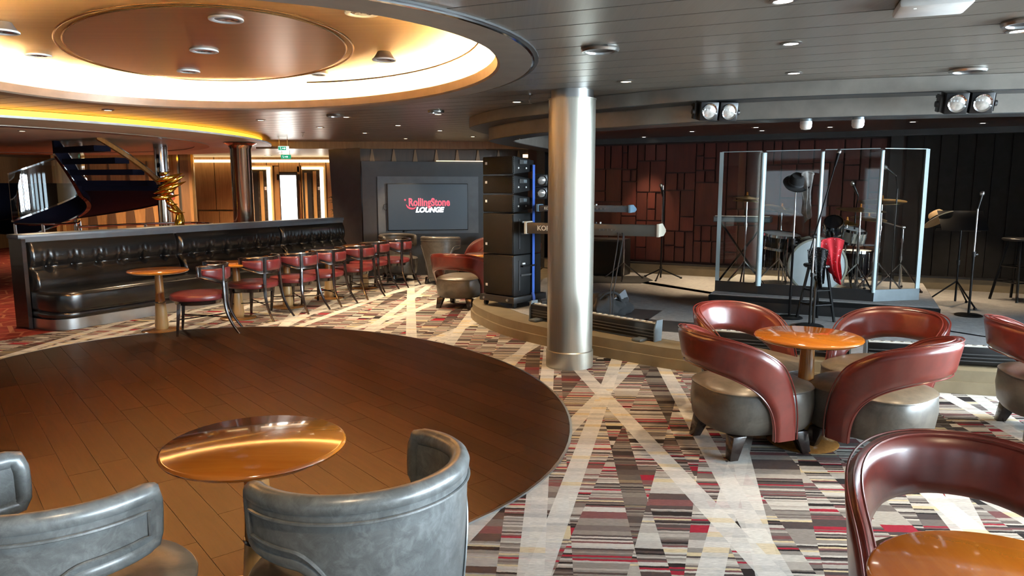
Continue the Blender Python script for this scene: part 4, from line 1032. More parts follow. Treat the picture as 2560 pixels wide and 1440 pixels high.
tilt = Matrix.Rotation(R(-48), 3, 'X')
MB().box((0, -0.02, 1.04), (0.50, 0.006, 0.34), tilt).build('desk', 'black_metal', mu, bevel=0.002)
MB().box((0, 0.10, 0.925), (0.50, 0.06, 0.006), tilt).build('lip', 'black_metal', mu)
sh = empty('straw_hat', (5.30, 8.98, 1.24), 0, 'tan straw hat resting on the music stand', 'hat')
MB().lathe([(0, 0.10), (0.07, 0.10), (0.09, 0.07), (0.095, 0.0), (0.19, -0.01), (0.185, -0.016), (0.09, -0.006), (0, -0.004)], 28, axis=(-0.3, 0.5, 0.8)).build('woven_body', 'straw', sh)
MB().lathe([(0.097, 0.005), (0.097, 0.03), (0.092, 0.03)], 28, axis=(-0.3, 0.5, 0.8)).build('band', 'black_cloth', sh)
cs_ = empty('cymbal_stand', (1.76, 11.3, STZ), 0, 'slim chrome tripod stand beneath the long keyboard', 'stand')
tripod(cs_, 0.34, 0.26, 'chrome', 0.010, a0=0.3); MB().cyl((0, 0, 0.03), (0, 0, 0.75), 0.011).build('pole', 'chrome', cs_); MB().cyl((0, 0, 0.44), (0, 0, 0.48), 0.018).build('clutch', 'chrome', cs_)
mt = MB().prism([(-0.5, -0.4), (0.3, -0.45), (0.55, -0.1), (0.5, 0.45), (-0.5, 0.45)], 0, 0.006).build('floor_mat', 'black_cloth'); mt.location = (1.65, 11.25, STZ); tag(mt, 'black mat under the chrome tripod on stage', 'mat')
wm = empty('stage_box', (1.55, 12.0, STZ), WANG, 'large dark box against the red wall behind the keyboards', 'box')
MB().box((0, 0, 0.30), (0.75, 0.45, 0.60)).build('body', 'black_plastic', wm, bevel=0.01)
MB().box((0, -0.23, 0.30), (0.68, 0.012, 0.53)).build('grille', 'grille', wm)
bg_ = empty('bag', (1.07, 8.05, STZ), 0.2, 'crumpled black bag lying on the stage behind the light bar', 'bag')
def blob(u, v):
    a = 2 * PI * u; b = PI * v; r = 1 + 0.18 * math.sin(3 * a + 1) * math.sin(b) + 0.12 * math.sin(5 * a + 4 * b) + 0.1 * math.sin(9 * a - 3 * b)
    return Vector((0.26 * r * math.sin(b) * math.cos(a), 0.15 * r * math.sin(b) * math.sin(a), max(0.0, 0.10 + 0.14 * r * math.cos(b))))
MB().grid(blob, 30, 14, True).build('body', 'black_cloth', bg_, smooth=60)
MB().tube(catmull([(-0.15, -0.05, 0.15), (-0.05, -0.12, 0.27), (0.08, -0.12, 0.26), (0.16, -0.06, 0.14)], 6), 0.014, 8).build('strap', 'black_cloth', bg_)
MB().add([(0.05, -0.1, 0.2), (0.2, -0.05, 0.3), (0.26, -0.02, 0.18), (0.1, 0.0, 0.24)], [(0, 1, 2), (0, 3, 1), (1, 3, 2), (0, 2, 3)]).build('flap', 'slate', bg_)
# --- LED light bars along the stage edge
def light_bar(label, p0, p1, h):
    a = Vector(p0); b = Vector(p1); L = (b - a).length; o = empty('light_bar', (*((a + b) / 2), STZ), math.atan2(b.y - a.y, b.x - a.x), label, 'stage light', 'long light bars along the stage edge')
    MB().box((0, 0, h / 2 + 0.012), (L, 0.09, h)).build('housing', 'black_metal', o, bevel=0.006)
    for z in (0.3, 0.5, 0.7): MB().box((0, -0.047, h * z), (L - 0.02, 0.008, 0.008)).build('cooling_rib', 'dark_grey', o)
    st_ = MB().box((0, 0.012, h + 0.016), (L - 0.03, 0.045, 0.012)).build('lens_strip', 'led_strip', o)
    nl = int(L / 0.075)
    for i in range(nl): MB().lathe([(0, 0.006), (0.018, 0.004), (0.02, 0)], 8, (-L / 2 + 0.05 + (L - 0.1) * i / (nl - 1), 0.012, h + 0.021)).build('lens', 'lens', st_)
    for s in (-1, 1):
        MB().add([(s * (L / 2 + k), y, z) for k in (0, 0.012) for y, z in ((-0.06, 0), (0.05, 0), (0.065, h + 0.05), (-0.03, h + 0.05), (-0.06, h * 0.8))], [(0, 1, 2, 3, 4), (9, 8, 7, 6, 5)] + [(i, (i + 1) % 5, 5 + (i + 1) % 5, 5 + i) for i in range(5)]).build('end_bracket', 'bracket_grey', o)
        MB().box((s * (L / 2 - 0.13), -0.10, 0.012), (0.10, 0.12, 0.024)).build('foot', 'bracket_grey', o, bevel=0.004)
light_bar('black light bar running behind the fat steel column', (0.24, 7.86), (1.37, 6.66), 0.15)
light_bar('black light bar behind the left pair of red armchairs', (1.68, 6.46), (2.86, 5.98), 0.14)
light_bar('black light bar at the right end of the stage edge', (2.98, 5.93), (4.25, 5.60), 0.14)
# --- drum riser, shield and kit
RD0, RD1 = Vector((2.36, 8.53)), Vector((4.52, 7.50)); rdv = (RD1 - RD0).normalized(); rdn = Vector((-rdv.y, rdv.x)); RDA = math.atan2(rdv.y, rdv.x); RL = (RD1 - RD0).length
rz = empty('drum_riser', (RD0.x, RD0.y, STZ), RDA, 'black platform under the drum kit', 'platform')
MB().box((RL / 2, 1.1, 0.085), (RL, 2.2, 0.17)).build('deck', 'black_plastic', rz, bevel=0.006)
MB().box((RL / 2, 1.1, 0.173), (RL - 0.02, 2.18, 0.008)).build('deck_carpet', 'stage_carpet', rz)
MB().box((RL / 2, 0.0, 0.14), (RL + 0.01, 0.02, 0.05)).build('edge_rail', 'black_metal', rz)
RZ = STZ + 0.177
J = [Vector(p) for p in ((2.50, 8.78), (2.93, 8.50), (3.49, 8.21), (4.02, 7.93), (4.60, 8.06))]
sd = empty('drum_shield', (0, 0, 0), 0, 'clear acrylic drum shield of four hinged panels', 'drum shield')
ST = 2.045
for i in range(4):
    a, b = J[i], J[i + 1]; d = b - a; an = math.atan2(d.y, d.x); L = d.length; c = (a + b) / 2
    def bx_(x, z, sx, sz, nm, mt, th=0.008, par=sd, dy=0):
        ob = MB().box((x, dy, z), (sx, th, sz)).build(nm, mt, par); 
        if par is sd: ob.location = (c.x, c.y, 0); ob.rotation_euler = (0, 0, an)
        return ob
    pn = bx_(0, (RZ + 0.13 + ST) / 2, L - 0.012, ST - RZ - 0.13, 'panel', 'acrylic')
    bx_(0, ST, L - 0.05, 0.008, 'panel_edge', 'acrylic_edge', 0.01, pn)
    bx_(0, RZ + 0.065, L, 0.13, 'skirt', 'black_plastic' if i < 3 else 'bracket_grey', 0.02)
    if i == 3: bx_(L / 2 - 0.025, (RZ + ST) / 2, 0.05, ST - RZ, 'tape', 'acrylic_edge', 0.012)
    if i == 0: bx_(-L / 2 + 0.02, (RZ + ST) / 2, 0.045, ST - RZ, 'tape', 'acrylic_edge', 0.012)
for i in (1, 2, 3):
    p = J[i]; w = 0.034 if i == 1 else 0.020
    MB().cyl((p.x, p.y, RZ + 0.1), (p.x, p.y, ST - 0.02), w).build('hinge', 'acrylic_edge', sd)
    MB().cyl((p.x - 0.012, p.y - 0.012, RZ + 0.1), (p.x - 0.012, p.y - 0.012, ST - 0.03), w * 0.75).build('hinge', 'acrylic_edge', sd)
def drum(label, c, r, h, axis, head_mat, shell, group='drums of the kit', big=False, legs=0):
    ax = Vector(axis).normalized(); o = empty('bass_drum' if big else 'drum', c, 0, label, 'drum', group)
    MB().lathe([(r * 0.97, -h / 2), (r * 0.985, 0), (r * 0.97, h / 2)], 40, axis=ax).build('shell', shell, o)
    for s in (-1, 1):
        MB().lathe([(0, s * (h / 2 + 0.004)), (r * 0.96, s * (h / 2 + 0.004)), (r * 0.96, s * (h / 2 - 0.002))], 40, axis=ax).build('head', head_mat, o)
        MB().lathe([(r * 0.955, s * (h / 2 + 0.012)), (r * 1.02, s * (h / 2 + 0.012)), (r * 1.03, s * (h / 2 - 0.02)), (r * 0.98, s * (h / 2 - 0.02))], 40, axis=ax).build('hoop', 'hoop_cream' if big else 'chrome', o)
    M3 = Vector((0, 0, 1)).rotation_difference(ax).to_matrix(); n = 8
    for i in range(n):
        a = 2 * PI * (i + 0.5) / n; p = M3 @ Vector((r * 1.03 * math.cos(a), r * 1.03 * math.sin(a), 0)); q = M3 @ Vector((0, 0, h / 2))
        MB().cyl(p - q * 0.95, p + q * 0.95, 0.006, n=6).build('tension_rod', 'chrome', o)
        MB().cyl(p - q * 0.25, p + q * 0.25, 0.013, n=8).build('lug', 'chrome', o)
    for i in range(legs):
        a = 2 * PI * i / legs + 0.5; p = Vector((r * 1.05 * math.cos(a), r * 1.05 * math.sin(a), 0)); MB().cyl((p.x, p.y, h * 0.3), (p.x, p.y, RZ - c[2] + 0.004), 0.007, n=8).build('leg', 'chrome', o)
    return o
bp_ = W(2036, 668, 8.72)
drum('white fronted bass drum in the middle of the kit', (bp_.x, bp_.y, RZ + 0.335), 0.325, 0.42, (0.25, 1, 0), 'drum_head', 'drum_black', big=True)
def at_(px, py, d): return W(px, py, d)
p = at_(2084, 566, 8.75); drum('small black rack tom tilted above the bass drum', p, 0.11, 0.15, (-0.3, -0.6, 0.7), 'drum_black', 'drum_black')
p = at_(2130, 590, 8.95); drum('chrome edged snare right of the rack tom', p, 0.15, 0.16, (0.1, -0.2, 1), 'drum_head', 'cream_plastic', legs=3)
p = at_(1952, 602, 9.10); drum('wide black tom left of the bass drum top', p, 0.24, 0.17, (0.05, -0.12, 1), 'drum_head', 'drum_black', legs=3)
p = at_(1944, 642, 9.65); drum('black floor drum behind the second shield panel', p, 0.21, 0.30, (0, 0, 1), 'drum_head', 'drum_black', legs=3)
p = at_(2140, 660, 9.35); drum('black floor drum between the right cymbal stands', p, 0.19, 0.34, (0, 0, 1), 'drum_head', 'drum_black', legs=3)
def cymbal(label, px, py, d, r, tilt_, foot=None, hat=False):
    p = at_(px, py, d); f = Vector(foot) if foot else Vector((p.x, p.y))
    o = empty('hi_hat' if hat else 'cymbal', (f.x, f.y, RZ), 0, label, 'cymbal', 'cymbals on chrome stands')
    q = p - Vector((f.x, f.y, RZ))
    for k in ((0, 0.035) if hat else (0,)):
        MB().lathe([(0.012, 0.030), (r * 0.14, 0.026), (r * 0.2, 0.014), (r * 0.6, 0.006), (r, -0.006), (r, -0.008), (r * 0.6, 0.003), (r * 0.2, 0.010), (0.012, 0.024)], 40, q + Vector((0, 0, -k)), axis=tilt_).build('bronze_plate', 'cymbal', o)
    MB().cyl(q + Vector((0, 0, 0.02)), q + Vector((0, 0, 0.07)), 0.016, 0.010).build('wing_nut', 'lacquer', o)
    if (Vector((q.x, q.y)).length) > 0.05:
        top = Vector((0, 0, q.z - 0.10)); MB().cyl((0, 0, 0.03), top, 0.011).build('pole', 'chrome', o); MB().cyl(top, q, 0.009).build('boom_arm', 'chrome', o); MB().lathe([(0, -0.02), (0.02, -0.015), (0.02, 0.015), (0, 0.02)], 12, top, axis=(1, 0, 0)).build('joint', 'chrome', o)
    else: MB().cyl((0, 0, 0.03), q, 0.010).build('pole', 'chrome', o)
    for z in (0.45, 0.7): MB().cyl((0, 0, z * q.z - 0.025), (0, 0, z * q.z + 0.025), 0.02).build('clamp', 'chrome', o)
    tripod(o, 0.30, 0.34, 'chrome', 0.010, a0=0.2 + px * 0.01)
cymbal('hi-hat pair behind the leftmost shield panel', 1868, 494, 9.0, 0.17, (0.02, -0.05, 1), hat=True)
cymbal('large tilted cymbal highest on the right of the kit', 2206, 503, 8.85, 0.27, (-0.06, -0.10, 1))
cymbal('wide cymbal below and left of the highest one', 2152, 524, 8.7, 0.28, (0.03, -0.08, 1))
cymbal('cymbal on a long boom arm from the rightmost stand', 2172, 546, 9.05, 0.21, (0.05, -0.12, 1), (4.80, 8.85))
cymbal('small splash cymbal above the snare', 2118, 556, 9.0, 0.13, (0.05, -0.2, 1))
cymbal('brown tilted cymbal behind the second shield panel', 1955, 522, 9.35, 0.22, (0.18, -0.22, 1))
xk = empty('stage_piano', at_(1857, 548, 9.55), RDA, 'thin dark keyboard on a crossed stand behind the leftmost shield panel', 'keyboard', 'keyboards on the stage')
MB().box((0, 0, 0), (0.72, 0.26, 0.075)).build('body', 'dark_grey', xk, bevel=0.005); MB().box((0, -0.132, 0.0), (0.70, 0.008, 0.05)).build('front_rail', 'bracket_grey', xk)
for i in range(28): MB().box((-0.33 + 0.0244 * i, -0.06, 0.041), (0.022, 0.12, 0.008)).build('key', 'white_paint', xk)
zz = RZ - xk.location.z
for s in (-1, 1): MB().cyl((s * 0.28, s * 0.02, -0.04), (-s * 0.28, s * 0.02, zz + 0.01), 0.014).build('crossed_leg', 'black_metal', xk)
th = empty('drum_throne', (3.95, 9.25, RZ), 0, 'round black drummer seat behind the kit', 'stool'); MB().lathe([(0, 0.44), (0.15, 0.44), (0.17, 0.46), (0.17, 0.51), (0.15, 0.53), (0, 0.535)], 28).build('seat', 'black_leather', th)
MB().cyl((0, 0, 0.1), (0, 0, 0.45), 0.016).build('post', 'chrome', th); tripod(th, 0.26, 0.25, 'chrome', 0.012)
for lb, px, py, d, vec, ft in (('microphone on a thin stand pointing at the highest cymbal', 2146, 490, 8.9, (-0.3, 0, 0.55), (4.25, 8.95)), ('thin boom stand inside the rightmost shield panel', 2240, 440, 8.75, (-0.4, 0, 0.3), (4.56, 8.6))):
    p = at_(px, py, d); o = empty('drum_microphone', (ft[0], ft[1], RZ), 0, lb, 'microphone stand', 'thin drum microphone stands'); q = p - o.location
    MB().cyl((0, 0, 0.02), (0, 0, q.z - 0.15), 0.009).build('pole', 'black_metal', o); MB().cyl((0, 0, q.z - 0.15), q, 0.007).build('boom', 'black_metal', o); mic(o, q, vec); MB().lathe([(0, 0), (0.11, 0), (0.11, 0.012), (0, 0.02)], 24).build('base', 'black_metal', o)
# --- twin lens stage lights on the bulkhead and a stand
def twin_light(label, c, yaw, tiltx, lens_, vert=False, sc=1.0):
    o = empty('stage_light', c, yaw, label, 'stage light', 'twin lens stage lights'); rx = Matrix.Rotation(tiltx, 3, 'X')
    for k in (-1, 1):
        off = Vector((0, 0, k * 0.085)) if vert else Vector((k * 0.085, 0, 0))
        MB().box(rx @ off, (0.155 * sc, 0.13, 0.155 * sc), rx).build('lamp_box', 'black_metal', o, bevel=0.006)
        q = rx @ (off + Vector((0, -0.066, 0)))
        MB().lathe([(0.052, 0.006), (0.064, 0.012), (0.068, 0.0)], 28, q, axis=rx @ Vector((0, -1, 0))).build('lens_ring', 'chrome', o)
        MB().lathe([(0, 0.016), (0.035, 0.012), (0.055, 0.004)], 28, q, axis=rx @ Vector((0, -1, 0))).build('lens', lens_, o)
    if vert:
        MB().cyl((-0.10, 0.02, -c[2] + STZ + 0.02), (-0.10, 0.02, 0.22), 0.016).build('pole', 'steel', o); MB().cyl((-0.10, 0.02, 0.0), (0, 0.02, 0.0), 0.012).build('bracket', 'black_metal', o)
        MB().lathe([(0, 0), (0.16, 0), (0.16, 0.012), (0, 0.02)], 24, (-0.10, 0.02, -c[2] + STZ)).build('base', 'black_metal', o)
    else:
        for s in (-1, 1): MB().box((s * 0.185, 0.02, 0.0), (0.014, 0.05, 0.13), rx).build('yoke_arm', 'black_metal', o); MB().lathe([(0, 0.02), (0.022, 0.018), (0.024, 0)], 12, (s * 0.19, 0.01, -0.01), axis=(s, 0, 0)).build('yoke_knob', 'black_plastic', o)
        MB().box((0, 0.07, 0.055), (0.36, 0.05, 0.02)).build('yoke_bar', 'black_metal', o); MB().cyl((0, 0.08, 0.05), (0, 0.12, 0.10), 0.02).build('clamp', 'black_metal', o)
twin_light('pair of stage lights on the bulkhead nearer the column', tuple(W(1790, 277, 6.22)), R(8), R(12), 'lens')
twin_light('pair of stage lights on the bulkhead at the far right', tuple(W(2416, 255, 5.52)), R(-12), R(14), 'lens')
twin_light('pair of round lights one above the other on a pole beside the stack', (0.385, 9.75, 1.64), R(10), R(4), 'lens', True)
tl = empty('projector', W(1283, 322, 8.6), R(-30), 'angled pale spotlight tucked under the bulkhead end', 'spotlight')
MB().lathe([(0, -0.14), (0.055, -0.14), (0.07, -0.08), (0.075, 0.10), (0.065, 0.13), (0, 0.11)], 28, axis=(0.75, 0.35, -0.55)).build('barrel', 'ring_paint', tl)
MB().box((0.02, 0.02, 0.09), (0.05, 0.05, 0.12)).build('bracket', 'dark_grey', tl)

# ================================================================ CEILING FITTINGS
def ring_lamp(label, c, r, drop, glow, cone=False):
    o = empty('recessed_lamp', c, 0, label, 'ceiling lamp', 'large ring lamps in the oval recess')
    if cone: MB().lathe([(r * 0.55, 0.0), (r * 0.75, -drop * 0.5), (r * 0.98, -drop)], 32).build('cone', 'ring_under', o)
    MB().lathe([(r * 1.0, -drop + 0.006), (r * 1.02, -drop), (r, -drop - 0.005), (r * 0.82, -drop - 0.007), (r * 0.66, -drop - 0.001), (r * 0.66, -drop + 0.006)], 40).build('trim_ring', 'white_trim', o)
    if not cone: MB().lathe([(r * 0.95, 0.0), (r * 0.98, -drop)], 40).build('collar', 'white_trim', o)
    MB().lathe([(r * 0.67, -drop), (r * 0.4, -drop + 0.004), (0, -drop + 0.006)], 32).build('lens', glow, o)
RL_ = [(565, 52, 0.112, 0, 'centre of the disc, nearest to us'), (510, 130, 0.112, 0, 'middle of the disc'), (471, 181, 0.105, 0, 'far rim of the disc'), (905, 47, 0.112, 0, 'outside the disc toward the stage, nearest to us'),
       (960, 143, 0.10, 1, 'hanging on a cone near the arc line'), (796, 196, 0.10, 0, 'over the white glow toward the column'), (98, 150, 0.10, 0, 'left of the disc near the glow'), (8, 72, 0.10, 1, 'cut by the left edge of the picture')]
for px, py, r, cone, lb in RL_:
    inside = px in (565, 510, 471); p = G(px, py, 2.60)
    ring_lamp('white ring lamp in the recess, ' + lb, (p.x, p.y, 2.615 if inside else 2.64), r * 0.88, 0.008 if not cone else 0.06, 'lens', bool(cone))
def downlight(label, px, py, z, r=0.045, mat='lamp_warm', power=0, group='small recessed downlights', size=70):
    p = G(px, py, z); o = empty('downlight', (p.x, p.y, z), 0, label, 'downlight', group)
    MB().lathe([(r * 1.45, 0.001), (r * 1.5, -0.004), (r * 1.1, -0.008), (r, -0.003)], 24).build('trim_ring', 'steel', o)
    MB().lathe([(r * 1.0, -0.004), (0, -0.003)], 20).build('bulb', mat, o)
    if power:
        l = bpy.data.lights.new('spot', 'SPOT'); l.energy = power; l.color = (1.0, 0.74, 0.46); l.spot_size = R(size); l.spot_blend = 0.6; l.shadow_soft_size = 0.04
        lo = bpy.data.objects.new('downlight_beam', l); COL.objects.link(lo); lo.parent = o; lo.location = (0, 0, -0.02)
CL = CEIL
SPOTS = [(1978, 108, 'over the four red armchairs, nearer to us'), (1985, 182, 'just before the bulkhead above the drum shield'), (1565, 203, 'right of the steel column top'), (1292, 254, 'left of the steel column top'),
         (1095, 285, 'toward the far screen, right one of two'), (995, 313, 'bright one before the screen wall'), (1100, 326, 'above the loudspeaker stack'), (865, 292, 'beside the ceiling loudspeaker grille'), (652, 300, 'above the bronze column'),
         (1014, 346, 'closest to the wedge panel of the screen wall'), (2548, 76, 'at the right edge of the picture'), (1958, 1, 'cut by the top edge'), (270, 275, 'between recess and amber strip'), (800, 318, 'over the dining chairs'), (912, 332, 'over the far dining chairs'), (1182, 341, 'above the far red armchairs')]
PW_ = {0: 60, 1: 45, 2: 50, 3: 60, 4: 90, 5: 100, 6: 90, 7: 90, 8: 80, 9: 110, 10: 45, 12: 80, 13: 90, 14: 100, 15: 100}
for i, (px, py, lb) in enumerate(SPOTS): downlight('small ceiling downlight ' + lb, px, py, CL, 0.042, 'lamp_white' if px > 1900 else 'lamp_warm', PW_.get(i, 0), size=95)
for i, (px, py, lb) in enumerate([(1730, 328, 'left of the near stage lights'), (1890, 318, 'over the left of the drum shield'), (1610, 342, 'above the tripod stand'), (2075, 317, 'between the two white domes'), (2282, 304, 'right of the white domes'), (2457, 307, 'at the dark right end'), (1905, 326, 'second over the drum shield')]):
    downlight('stage ceiling downlight ' + lb, px, py, 2.44, 0.04, 'lamp_white', 95, 'stage downlights', 66)
# unseen lamps added to brighten the lobby and stair beyond the banquette
for i, (x, y) in enumerate(((-7.2, 17.6), (-5.6, 17.8), (-8.8, 17.6), (-6.4, 19.2), (-9.8, 16.8))):
    o = empty('lobby_fill_lamp', (x, y, CL), 0, 'added unseen lobby fill lamp ' + ('before the doorway beside the bronze column', 'before the right lift doorway', 'behind the staircase top', 'close to the bright lightbox', 'farthest left beyond the canopy')[i], 'downlight', 'added lobby fill lamps')
    MB().lathe([(0.10, 0.001), (0.105, -0.006), (0.085, -0.010)], 24).build('trim_ring', 'steel', o); MB().lathe([(0.086, -0.006), (0, -0.005)], 20).build('bulb', 'lamp_warm', o)
    l = bpy.data.lights.new('spot', 'SPOT'); l.energy = 300; l.color = (1.0, 0.72, 0.42); l.spot_size = R(140); l.spot_blend = 0.8; l.shadow_soft_size = 0.08
    lo = bpy.data.objects.new('lobby_fill_beam', l); COL.objects.link(lo); lo.parent = o; lo.location = (0, 0, -0.03)
for px, py, z, r, lb in ((1500, 120, CL, 0.115, 'round ceiling loudspeaker in front of the column'), (838, 287, CL, 0.10, 'round ceiling loudspeaker grille beyond the recess'), (2420, 172, CL, 0.12, 'flat round ceiling hatch near the bulkhead at right'), (2560, 52, CL, 0.10, 'round ceiling fitting cut by the right edge'), (1090, 277, CL, 0.09, 'dark round ceiling fitting before the stage bulkhead')):
    p = G(px, py, z); o = empty('ceiling_speaker', (p.x, p.y, z), 0, lb, 'ceiling speaker', 'round ceiling speakers')
    MB().lathe([(r, 0.0), (r * 1.03, -0.012), (r * 0.96, -0.026), (r * 0.78, -0.024), (r * 0.76, -0.010)], 40).build('rim', 'steel', o); MB().lathe([(r * 0.77, -0.012), (0, -0.008)], 36).build('grille', 'dark_grey', o)
for px, py, d, lb in ((1325, 210, 6.75, 'small brass sprinkler hanging beside the column top'), (1607, 330, 8.2, 'sprinkler hanging under the stage bulkhead'), (757, 326, 11.2, 'sprinkler under the far ceiling near the bronze column'), (722, 360, 14.5, 'distant sprinkler near the exit signs')):
    p = W(px, py, d); z = CL if px != 1607 else 2.44; o = empty('sprinkler', (p.x, p.y, z), 0, lb, 'sprinkler', 'ceiling sprinklers')
    MB().lathe([(0.03, 0), (0.03, -0.006), (0, -0.008)], 16).build('escutcheon', 'chrome', o); MB().cyl((0, 0, 0), (0, 0, -0.05), 0.008, n=8).build('pipe', 'chrome', o); MB().cyl((0, 0, -0.05), (0, 0, -0.075), 0.014, 0.006, n=8).build('head', 'steel', o); MB().lathe([(0, -0.08), (0.02, -0.08), (0.02, -0.083), (0, -0.084)], 12).build('deflector', 'steel', o)
for px, py, lb in ((2015, 308, 'white dome sensor left of its twin above the drum shield'), (2145, 304, 'white dome sensor with speckled glass above the right shield panel')):
    p = W(px, py, 6.17 if px < 2100 else 6.02); o = empty('dome_sensor', (p.x, p.y, 2.193), 0, lb, 'sensor', 'white dome sensors'); 
    MB().lathe([(0.045, 0), (0.045, -0.035)], 28).build('mount', 'bracket_grey', o); MB().lathe([(0.047, -0.02), (0.05, -0.045)], 28).build('collar', 'white_trim', o); MB().lathe([(0.047, -0.045), (0.048, -0.065), (0.036, -0.085), (0, -0.092)], 28).build('dome', 'white_paint', o)
p = G(2322, 2, CL); ap = empty('access_point', (p.x, p.y, CL), R(-20), 'white wireless box on the ceiling cut by the top edge', 'wireless box'); MB().box((0.02, 0.03, -0.02), (0.30, 0.24, 0.04)).build('casing', 'white_trim', ap, bevel=0.015); MB().lathe([(0, 0.002), (0.006, 0.001), (0.007, 0)], 10, (-0.06, -0.05, -0.041), axis=(0, 0, -1)).build('status_light', 'exit_white', ap)
# --- exit signs
def exit_sign(label, px, py, d, w, h, kind):
    p = W(px, py, d); o = empty('exit_sign', p, 0, label, 'exit sign', 'green exit signs')
    MB().box((0, 0, 0), (w, 0.03, h)).build('casing', 'exit_green' if kind else 'exit_white', o)
    MB().box((-w * 0.1, -0.018, 0), (w * 0.75, 0.008, h * 0.8)).build('green_face', 'exit_green', o)
    a = h * 0.28
    MB().add([(w * 0.12, -0.024, a), (w * 0.12 + a * 1.1, -0.024, 0), (w * 0.12, -0.024, -a)], [(0, 2, 1)]).build('arrow', 'exit_white', o); MB().box((-0.0, -0.024, 0), (w * 0.24, 0.003, a * 0.6)).build('arrow', 'exit_white', o)
    MB().lathe([(0, 0.003), (a * 0.32, 0.002), (a * 0.34, 0)], 8, (-w * 0.28, -0.023, a * 0.7), axis=(0, -1, 0)).build('running_figure', 'exit_white', o)
    MB().tube([(-w * 0.28, -0.024, a * 0.45), (-w * 0.27, -0.024, -a * 0.1), (-w * 0.22, -0.024, -a * 0.5), (-w * 0.24, -0.024, -a)], h * 0.05, 6).build('running_figure', 'exit_white', o)
    for s in (-1, 1): MB().cyl((s * w * 0.4, 0, h / 2), (s * w * 0.4, 0, CL - p.z), 0.006, n=6).build('hanger', 'steel', o)
exit_sign('green exit sign hanging near the tip of the amber canopy', 709, 371, 12.9, 0.18, 0.075, 0)
exit_sign('plain green sign lower, before the lift doorways', 715, 392, 16.5, 0.22, 0.09, 1)
exit_sign('small exit sign above the loudspeaker stack', 1335, 364, 12.6, 0.14, 0.06, 0)
p = W(864, 456, 13.9); o = empty('direction_sign', p, 0, 'small black sign with white arrow left of the screen wall', 'sign'); MB().box((0, 0, 0), (0.11, 0.012, 0.13)).build('plate', 'black_plastic', o)
MB().add([(x, -0.009, z) for x, z in ((0, 0.045), (0.035, 0.01), (0.012, 0.01), (0.012, -0.04), (-0.012, -0.04), (-0.012, 0.01), (-0.035, 0.01))], [(0, 1, 2, 3, 4, 5, 6)]).build('arrow', 'white_paint', o)
MB().box((0, 0.03, -1.0), (0.22, 0.05, 2.6)).build('mounting_post', 'veneer', o)
# ================================================================ BACKGROUND LEFT: STAIR, SCULPTURE, RAILS, PLANT
SCX, SCY, SRO, SRI = -7.9, 12.0, 2.1, 0.75
sr = empty('staircase', (SCX, SCY, 0), 0, 'dark curved staircase with open treads and polished edges behind the banquette', 'staircase')
def hz_(th): return 1.72 - (0.0200 if th < 0 else 0.0052) * th
def hx(r, th, dz): a = R(th); return Vector((r * math.cos(a), r * math.sin(a), hz_(th) + dz))
TH0, TH1 = -33, 150
n = 70
def ribbon(r0, r1, dz0, dz1, nm, mt, th0=TH0, th1=TH1):
    m = MB(); vs = []
    for i in range(n + 1):
        th = th0 + (th1 - th0) * i / n; vs += [hx(r0, th, dz0), hx(r1, th, dz0), hx(r1, th, dz1), hx(r0, th, dz1)]
    fs = [(i * 4 + k, i * 4 + (k + 1) % 4, (i + 1) * 4 + (k + 1) % 4, (i + 1) * 4 + k) for i in range(n) for k in range(4)] + [(0, 1, 2, 3), (n * 4 + 3, n * 4 + 2, n * 4 + 1, n * 4)]
    return m.add(vs, fs).build(nm, mt, sr)
ribbon(SRO - 0.05, SRO, -0.045, 0.02, 'outer_stringer', 'lacquer_dark', TH0, 0); sr_g = MB(); [sr_g.grid(lambda u, v, rr=rr: (lambda th: (lambda q: Vector((q.x, q.y, q.z + (1.71 - q.z) * v)))(hx(rr, th, -0.12)))(TH1 * u), 50, 3) for rr in (SRO, SRO - 0.05)]; sr_g.build('side_panel', 'navy', sr); ribbon(SRI, SRI + 0.05, -0.22, 0.10, 'inner_stringer', 'navy')
ribbon(SRO - 0.055, SRO + 0.012, -0.145, -0.12, 'polished_edge', 'chrome', 0, TH1); ribbon(SRI - 0.012, SRI + 0.055, -0.245, -0.22, 'polished_edge', 'chrome')
ribbon(SRO - 0.055, SRO + 0.012, 0.02, 0.04, 'polished_edge', 'bronze_mirror'); ribbon(SRI - 0.012, SRI + 0.055, 0.10, 0.13, 'polished_edge', 'chrome')
ribbon(SRI + 0.05, SRO - 0.05, -0.12, -0.10, 'soffit', 'navy', 4, TH1)
ribbon(SRI + 0.01, SRI + 0.025, 0.13, 0.90, 'glass_panel', 'rail_glass'); ribbon(SRI - 0.01, SRI + 0.04, 0.90, 0.93, 'handrail', 'chrome')
for k in range(5):
    th = -34 + k * 8.5; a0, a1 = th, th + 7.0; z = hz_(th + 6) - 0.03
    vs = [hx(r, a, 0) for a in (a0, a1) for r in (SRI + 0.04, SRO - 0.04)]
    vs = [Vector((v.x, v.y, z + dz)) for dz in (-0.085, 0.0) for v in vs]
    MB().add(vs, [(0, 1, 3, 2), (4, 6, 7, 5), (0, 4, 5, 1), (2, 3, 7, 6), (0, 2, 6, 4), (1, 5, 7, 3)]).build('tread', 'navy', sr)
gl_ = empty('gold_sculpture', (-5.35, 11.3, 0), 0, 'polished gold sculpture of stacked twisted blades above the banquette ledge', 'sculpture')
